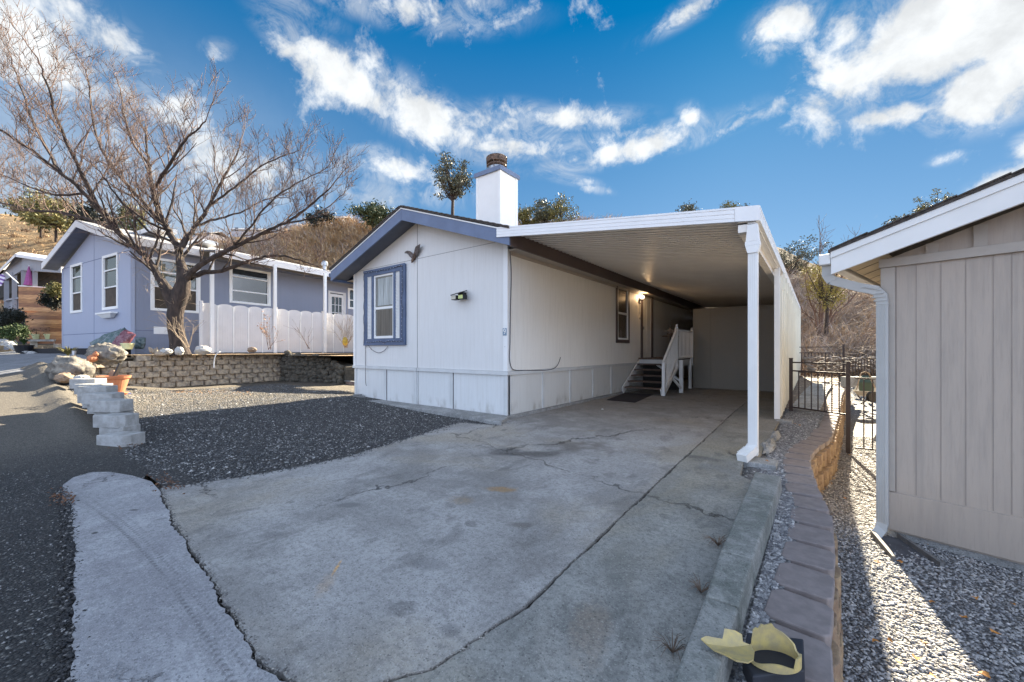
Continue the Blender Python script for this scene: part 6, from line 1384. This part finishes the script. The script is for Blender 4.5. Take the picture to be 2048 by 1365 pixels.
def ihouse(px, py, Z, w_, d_, h, yaw, label, wm, grp='houses on the far ridge'):
    c = pt(px, py, Z); t = thing('ridge_house', label, 'house', tuple(c), 0, grp); Mx = Matrix.Translation(c)@Matrix.Rotation(yaw, 4, 'Z')
    build(MB().box(-w_/2, w_/2, -d_/2, d_/2, -1, h, Mx), 'wall', wm, t)
    mb = MB(); mb.slab([Mx@Vector(v) for v in ((-w_/2-.5, -d_/2-.5, h), (w_/2+.5, -d_/2-.5, h), (w_/2+.5, 0, h+1.3), (-w_/2-.5, 0, h+1.3))], (0, 0, -.2)); mb.slab([Mx@Vector(v) for v in ((-w_/2-.5, 0, h+1.3), (w_/2+.5, 0, h+1.3), (w_/2+.5, d_/2+.5, h), (-w_/2-.5, d_/2+.5, h))], (0, 0, -.2)); build(mb, 'roof', M['shingle_grey'], t)
    for k in range(3): x = -w_/2+w_*(k+.5)/3; build(MB().box(x-.5, x+.5, -d_/2-.05, -d_/2-.001, .8, 2.0, Mx), 'window', M['glass'], t)
hw = mat('ridge_wall_pale', (.5, .5, .5), .8, .1); hw2 = mat('ridge_wall_blue', (.30, .34, .40), .8, .1)
ihouse(420, 484, 120, 7, 6, 1.6, .5, 'pale bluish house on the ridge just right of the bare tree fork', hw)
ihouse(505, 474, 125, 9, 6, 1.3, .7, 'wide low house with brown roof on the ridge above the blue house porch', hw2)
ihouse(668, 457, 95, 7, 5, 1.5, .6, 'small pale house half hidden in brush on the ridge left of the white home', hw)
ihouse(75, 450, 118, 5, 2, 1.2, .4, 'long white wall-like building on the crest of the tawny hill', M['white'])

# ------------------------------------------------------------------ stones, leaves and litter
def stones(name, label, m, sampler, n, size, seed, sq=.55):
    r = np.random.default_rng(seed); P = sampler(r, n); n = len(P)
    base = np.array([(1, 0, 0), (.3, .95, 0), (-.8, .6, 0), (-.8, -.6, 0), (.35, -.9, 0), (0, 0, 1), (0, 0, -1)], float)
    B = np.repeat(base[None], n, 0)*r.uniform(.65, 1.25, (n, 7, 1)); s = size*r.uniform(.5, 1.35, (n, 1, 1))**1.3; B = B*s*np.array([1, .8, sq])
    a = r.uniform(0, 6.28, n); ca_, sa_ = np.cos(a), np.sin(a); tx = r.normal(0, .35, n)
    x = B[..., 0]*ca_[:, None]-B[..., 1]*sa_[:, None]; y = B[..., 0]*sa_[:, None]+B[..., 1]*ca_[:, None]; z = B[..., 2]+x*tx[:, None]
    V = np.stack([x, y, z], -1)+P[:, None, :]; tri = np.array([(0,1,5),(1,2,5),(2,3,5),(3,4,5),(4,0,5),(1,0,6),(2,1,6),(3,2,6),(4,3,6),(0,4,6)])
    F = (np.arange(n)[:, None, None]*7+tri[None]).reshape(-1, 3)
    return stuff(tag(finish(mesh_np(name, V.reshape(-1, 3), F, 3), name, m), label, 'gravel'))
def stonem(name, a, b2, c2, sc3):
    m, t, b, O, P = newmat(name); v = t.voro(P, sc3, out='Color'); s = t.new('ShaderNodeSeparateColor'); t.l.new(v, s.inputs[0])
    c = t.mix(t.ramp(s.outputs[0], .1, .8, smooth=False), a, b2); c = t.mix(t.ramp(s.outputs[1], .82, .93), c, c2); t.l.new(c, b.inputs['Base Color']); b.inputs['Roughness'].default_value = .7; return m
def samp_low(r, n):
    d = r.uniform(0, 1, n)**1.0; y = -4.6+10.5*d**1.7; x = 4.72+r.uniform(0, 1, n)*(3.2-.2*y*0); z = np.array([zlow(a, b) for a, b in zip(x, y)])+.004
    return np.stack([x, y, z], 1)
stones('gravel_stones', 'loose white-grey gravel stones in the lower yard beside the curved wall', stonem('loose_stone', (.17, .17, .18), (.36, .355, .35), (.52, .50, .48), 33), samp_low, 70000, .0145, 1)
def samp_side(r, n):
    y = -5.0+9*r.uniform(0, 1, n)**1.5; xi = np.array([lerp_path(capin, v) for v in y]); x0 = np.where(y < -1.3, 4.39, 4.16); x = x0+(xi+.03-x0)*r.uniform(0, 1, n); z = np.array([zside(a, b) for a, b in zip(x, y)])+.003
    return np.stack([x, y, z], 1)
stones('gravel_stones', 'loose gravel stones in the strip between curb and cap stones', stonem('loose_stone_dark', (.12, .12, .13), (.30, .30, .30), (.50, .49, .48), 40), samp_side, 16000, .0115, 2)
def samp_yard(r, n):
    y = -4.9+5.2*r.uniform(0, 1, n); x = -.1-r.uniform(0, 1, n)**1.25*10.5; k = x < -.05+.0*y; z = np.array([zyard(a, b) for a, b in zip(x, y)])+.004; k = (z > -.5)&~((x > -5.65)&(y > -.25))&~((y < -4.7)&(x > -1.0))
    return np.stack([x, y, z], 1)[k]
stones('gravel_stones', 'loose dark grey gravel over the yard in front of the white home', stonem('yard_stone', (.035, .035, .038), (.10, .10, .10), (.34, .335, .32), 40), samp_yard, 45000, .0125, 3)
stones('gravel_stones', 'scattered larger pale stones among the dark yard gravel', stonem('big_yard_stone', (.07, .07, .07), (.20, .19, .18), (.42, .41, .39), 12), samp_yard, 1500, .024, 23)
stones('gravel_stones', 'scattered larger stones among the lower yard gravel', stonem('big_low_stone', (.12, .11, .11), (.28, .26, .25), (.46, .44, .42), 12), samp_low, 2600, .024, 24)
def samp_edge(r, n):
    out = []
    for _ in range(n):
        k = r.integers(0, len(eg)-1); a, b = eg[k], eg[k+1]; t = r.random(); d = abs(r.normal(0, .07)); x = a[0]+(b[0]-a[0])*t+d*.8; y = a[1]+(b[1]-a[1])*t+r.normal(0, .03); out.append((x, y, .006))
    return np.array(out)
stones('gravel_stones', 'dark gravel crumbs scattered over the concrete edge of the driveway', stonem('edge_stone', (.05, .05, .05), (.12, .12, .12), (.3, .3, .3), 40), samp_edge, 500, .010, 4)
def samp_line(line, sp3, z):
    def f(r, n):
        out = []
        for _ in range(n):
            k = r.integers(0, len(line)-1); a, b = line[k], line[k+1]; t = r.random(); out.append((a[0]+(b[0]-a[0])*t+r.normal(0, sp3), a[1]+(b[1]-a[1])*t+r.normal(0, sp3), z))
        return np.array(out)
    return f
stones('joint_debris', 'small stones and crumbs lying in the long driveway joint', stonem('joint_stone', (.10, .09, .08), (.26, .24, .22), (.4, .38, .34), 60), samp_line(sm_[40:], .010, -.004), 1500, .007, 11)
stones('joint_debris', 'crumbs along the cracked joint between driveway and apron', stonem('joint_stone2', (.07, .065, .06), (.2, .19, .18), (.36, .34, .3), 60), samp_line(cr, .012, 0), 900, .006, 12)
ae = [(-1.0, -5.55), (-.3, -5.56), (.84, -5.64), (2.37, -5.78), (3.2, -5.86)]
stones('asphalt_crumbs', 'black asphalt crumbs along the edge of the pale apron', stonem('asphalt_stone', (.012, .012, .014), (.035, .034, .034), (.22, .21, .2), 60), samp_line(ae, .022, .003), 2600, .010, 13)
stones('asphalt_crumbs', 'loose grit scattered over the near asphalt', stonem('grit_stone', (.03, .03, .033), (.10, .10, .10), (.30, .29, .28), 60), samp_line([(-3, -6.1), (0, -6.0), (2, -6.1)], .30, -.010), 5000, .006, 14)
def leaves(name, label, m, pts, size, seed):
    r = np.random.default_rng(seed); V = []; F = []
    for i, p in enumerate(pts):
        a = r.uniform(0, 6.28); s = size*r.uniform(.6, 1.2); o = len(V)
        for k in range(7):
            an = a+k*.9; rr_ = s*(1 if k % 2 else .55); V.append((p[0]+math.cos(an)*rr_, p[1]+math.sin(an)*rr_*.8, p[2]+.012+r.uniform(0, .02)))
        F.append(tuple(range(o, o+7)))
    me = bpy.data.meshes.new(name); me.from_pydata(V, [], F); me.update(); return stuff(tag(finish(me, name, m), label, 'leaves'))
lp = [(1753, 1128), (1802, 1128), (1803, 1160), (1864, 1210), (1850, 1292), (1750, 1288), (1780, 1287), (1970, 1356), (1866, 1360), (1990, 1270), (2026, 1212), (1928, 1240), (1878, 1125), (1853, 1093), (1702, 905), (1700, 912), (1765, 998), (1960, 1360), (1832, 1322), (1950, 1200), (1690, 1000), (1798, 1330), (1820, 1236)]
leaves('fallen_leaves', 'orange and brown fallen leaves scattered over the lower gravel', M['leaforange'], [gp(a, b, -.63) for a, b in lp], .028, 1)
leaves('fallen_leaves', 'small brown leaf beside the front carport post footing', M['leaforange'], [gp(1534, 925, 0), gp(1600, 853, -.03), gp(1590, 850, -.03)], .035, 2)
r = random.Random(6); pts = []
for k in range(330):
    t = r.random(); px = 250+130*t if r.random() < .5 else 255+250*t; py = 784+6*r.random()**2+ (2 if px < 300 else 0); pts.append(gp(px+r.gauss(0, 6), py-4+abs(r.gauss(0, 6)), .10))
for k in range(90): p = pt(r.uniform(150, 200), r.uniform(762, 782), 7.6); pts.append(p)
leaves('fallen_leaves', 'tan and orange leaf litter along the foot of the tan block wall', mat('leaf_litter', (.55, .33, .15), .8, .3, 8, col2=(.30, .14, .06)), pts, .026, 3)
pts = [Vector((r.gauss(-.3, .22), r.gauss(-4.93, .05), .012)) for k in range(60)]+[Vector((r.uniform(-3.1, -2.4), r.gauss(-4.85, .09), .02)) for k in range(50)]+[gp(r.uniform(95, 150), r.gauss(1000, 7), 0) for k in range(60)]
leaves('fallen_leaves', 'brown leaf scraps at the corner where gravel, asphalt and concrete meet', mat('leaf_scraps', (.20, .10, .055), .8, .3, 8), pts, .016, 4)
def weed(px, py, label, seed, n=26):
    c = gp(px, py, 0); rs = random.Random(seed); mb = MB()
    for k in range(n): a = rs.uniform(0, 6.28); l = rs.uniform(.03, .10); mb.tube([c, c+Vector((math.cos(a)*l*.5, math.sin(a)*l*.5, .02+l*.3)), c+Vector((math.cos(a)*l, math.sin(a)*l, .01+rs.uniform(0, .05)))], [.002, .0016, .0008], 3)
    single(mb, 'weed_tuft', M['wood'], label, 'weed', tuple(c))
weed(1436, 1092, 'dry brown weed tuft against the curb, about half way along it', 1, 40); weed(1402, 1186, 'smaller dry weed tuft at the curb foot, nearer the bottom edge', 2)
weed(1345, 1306, 'dry weed tuft in the slab corner at the bottom of the curb', 3)

# broken yellow plastic and its black base at the bottom right
bc = thing('broken_pipe_collar', 'broken yellow plastic collar on a black base plate at the bottom right', 'pipe collar', tuple(gp(1560, 1330, .02)))
PZ = 1.70
base = [pt(1494, 1281, 1.76), pt(1607, 1306, 1.72), pt(1610, 1372, 1.55), pt(1505, 1372, 1.52), pt(1485, 1330, 1.62)]
for v in base: v.z = .055
build(MB().slab(base, (0, 0, -.07)), 'base_plate', M['slate'], bc, bevel=.006)
c = gp(1549, 1323, .06); mb = MB(); n = 44; V = []
prof_ = [0]*n
ringR, ry = .098, .066
for k in range(n):
    a = 2*math.pi*k/n; f1 = a % (2*math.pi)
    dx, dy = math.cos(a)*ringR, math.sin(a)*ry
    P0_ = c+Vector((RT[0]*dx+FW[0]*dy, RT[1]*dx+FW[1]*dy, 0)); h = .022+.012*math.sin(a*3+1)
    if .9 < a < 2.2: h = .105-.04*abs(a-1.45)+(.012 if int(a*9) % 2 else 0)
    elif .2 < a <= .9: h = .05+.05*(a-.2)
    elif 5.2 < a < 5.9: h = .05
    prof_[k] = h
    o = P0_+Vector((0, 0, h)); inn = c+Vector((RT[0]*dx*.92+FW[0]*dy*.92, RT[1]*dx*.92+FW[1]*dy*.92, 0))
    V += [P0_, o, inn+Vector((0, 0, h)), inn]
Fc = []
for k in range(n):
    a = 4*k; b_ = 4*((k+1) % n); Fc += [(a, b_, b_+1, a+1), (a+1, b_+1, b_+2, a+2), (a+2, b_+2, b_+3, a+3)]
mb.add(V, Fc); build(mb, 'collar_ring', M['yelplast'], bc)
sd_ = thing('broken_shard', 'pale yellow torn plastic shard lying across the curb beside the black base', 'plastic shard', tuple(gp(1460, 1300, .1)))
out = [(1402, 1280), (1412, 1275), (1445, 1281), (1449, 1260), (1470, 1264), (1484, 1272), (1486, 1287), (1501, 1293), (1509, 1306), (1507, 1322), (1496, 1328), (1472, 1324), (1450, 1312), (1428, 1303), (1414, 1291)]
ctr = (1462, 1298); V = []; zc_ = .10
V.append(gp(*ctr, .095))
for (a, b) in out:
    lift = .10+.045*max(0, (1295-b)/35)+.02*((b-1300)/25 if b > 1300 else 0); V.append(gp(a, b, lift))
n = len(out); mb = MB(); up_ = [v+Vector((0, 0, .006)) for v in V]
mb.add(up_, [(0, i+1, (i+1) % n+1) for i in range(n)]); mb.add(V, [(0, (i+1) % n+1, i+1) for i in range(n)]); mb.add([x for v, u in zip(V[1:], up_[1:]) for x in (v, u)], [(2*i, 2*((i+1) % n), 2*((i+1) % n)+1, 2*i+1) for i in range(n)])
build(mb, 'shard', M['yelplast'], sd_)
# wheelbarrow behind the low gate
wbp = pt(1738, 795, 9.8); wb = thing('wheelbarrow', 'wheelbarrow with pale looped handles and green tub behind the low iron gate', 'wheelbarrow', tuple(wbp))
W1 = lambda px, py, dz=0: pt(px, py, 9.8+dz)
mb = MB(); mb.add([W1(1706, 782, .1), W1(1762, 786, .1), W1(1772, 776, .9), W1(1712, 772, .9), W1(1716, 792, .2), W1(1752, 794, .2), W1(1758, 786, .8), W1(1722, 783, .8)], [(0,1,5,4),(1,2,6,5),(2,3,7,6),(3,0,4,7),(4,5,6,7)]); build(mb, 'tray', mat('pale_tray', (.5, .45, .38), .6, .15, 6), wb)
build(MB().add([W1(1718, 765, .2), W1(1748, 766, .2), W1(1742, 752, .4), W1(1724, 751, .4), W1(1718, 782, .2), W1(1748, 783, .2), W1(1742, 780, .7), W1(1724, 780, .7)], [(3,2,1,0),(0,1,5,4),(1,2,6,5),(2,3,7,6),(3,0,4,7),(4,5,6,7)]), 'tub', M['greenplast'], wb)
mb = MB(); mb.tube([W1(1713, 780), W1(1717, 762), W1(1722, 747), W1(1730, 744), W1(1738, 747), W1(1743, 762), W1(1750, 776)], .014, 7); build(mb, 'handle', M['twigpale'], wb)
mb = MB(); mb.tube([W1(1738, 791), W1(1731, 803), W1(1722, 808)], .015, 6); mb.tube([W1(1715, 790), W1(1722, 800)], .012, 6); build(mb, 'leg', M['iron'], wb)
wc_ = W1(1745, 794, -.1); mb = MB(); mb.tube([wc_+Vector((RT[0]*.0-FW[0]*.04, -FW[1]*.04, 0)), wc_+Vector((FW[0]*.04, FW[1]*.04, 0))], .13, 14); build(mb, 'wheel', M['black'], wb)
# paving path, low block edge and stones beyond the gate
pav = thing('paver_path', 'narrow path of pale pavers beyond the iron gate', 'path', tuple(gp(1670, 800, 0))); r = random.Random(2)
for k in range(14):
    y = 4.6+.42*k; xi = lerp_path(capin, y); build(MB().box(xi-.55, xi-.02, y, y+.40, -.02+.03*max(0, y-4), .035+.03*max(0, y-4)), 'paver', M['pad'], pav, bevel=.01)
lb = thing('low_block_edge', 'low grey block edging at the back of the lower gravel yard', 'wall', tuple(pt(1740, 775, 12)))
for k in range(9): p = pt(1700+k*24, 768, 12.4-.06*k); build(MB().prism([(-.2, -.12), (.2, -.12), (.2, .12), (-.2, .12)], -.1, .22, Matrix.Translation(p)@Matrix.Rotation(ax, 4, 'Z')), 'edge_block', M['pad'], lb, bevel=.01)
mb = MB(); r = random.Random(31)
for k in range(160): px = r.uniform(1610, 1775); p = pt(px, r.uniform(712, 742), r.uniform(13.5, 16)); mb.rock(tuple(p-Vector((0, 0, .05))), (r.uniform(.04, .11),)*2+(r.uniform(.03, .07),), k, 8, 5, .15)
stuff(single(mb, 'rubble', mat('rubble_stone', (.26, .21, .17), .9, .25, 5, bs=20, bd=.02), 'scattered pale rubble stones on the bank behind the iron fences', 'stones', tuple(pt(1690, 735, 14))))
a = gp(1205, 820, 0); single(MB().rock((a.x, a.y, .012), (.025, .02, .012), 5, 8, 6, .1), 'pebble', M['white'], 'tiny white pebble alone on the carport concrete', 'pebble', (a.x, a.y, 0))
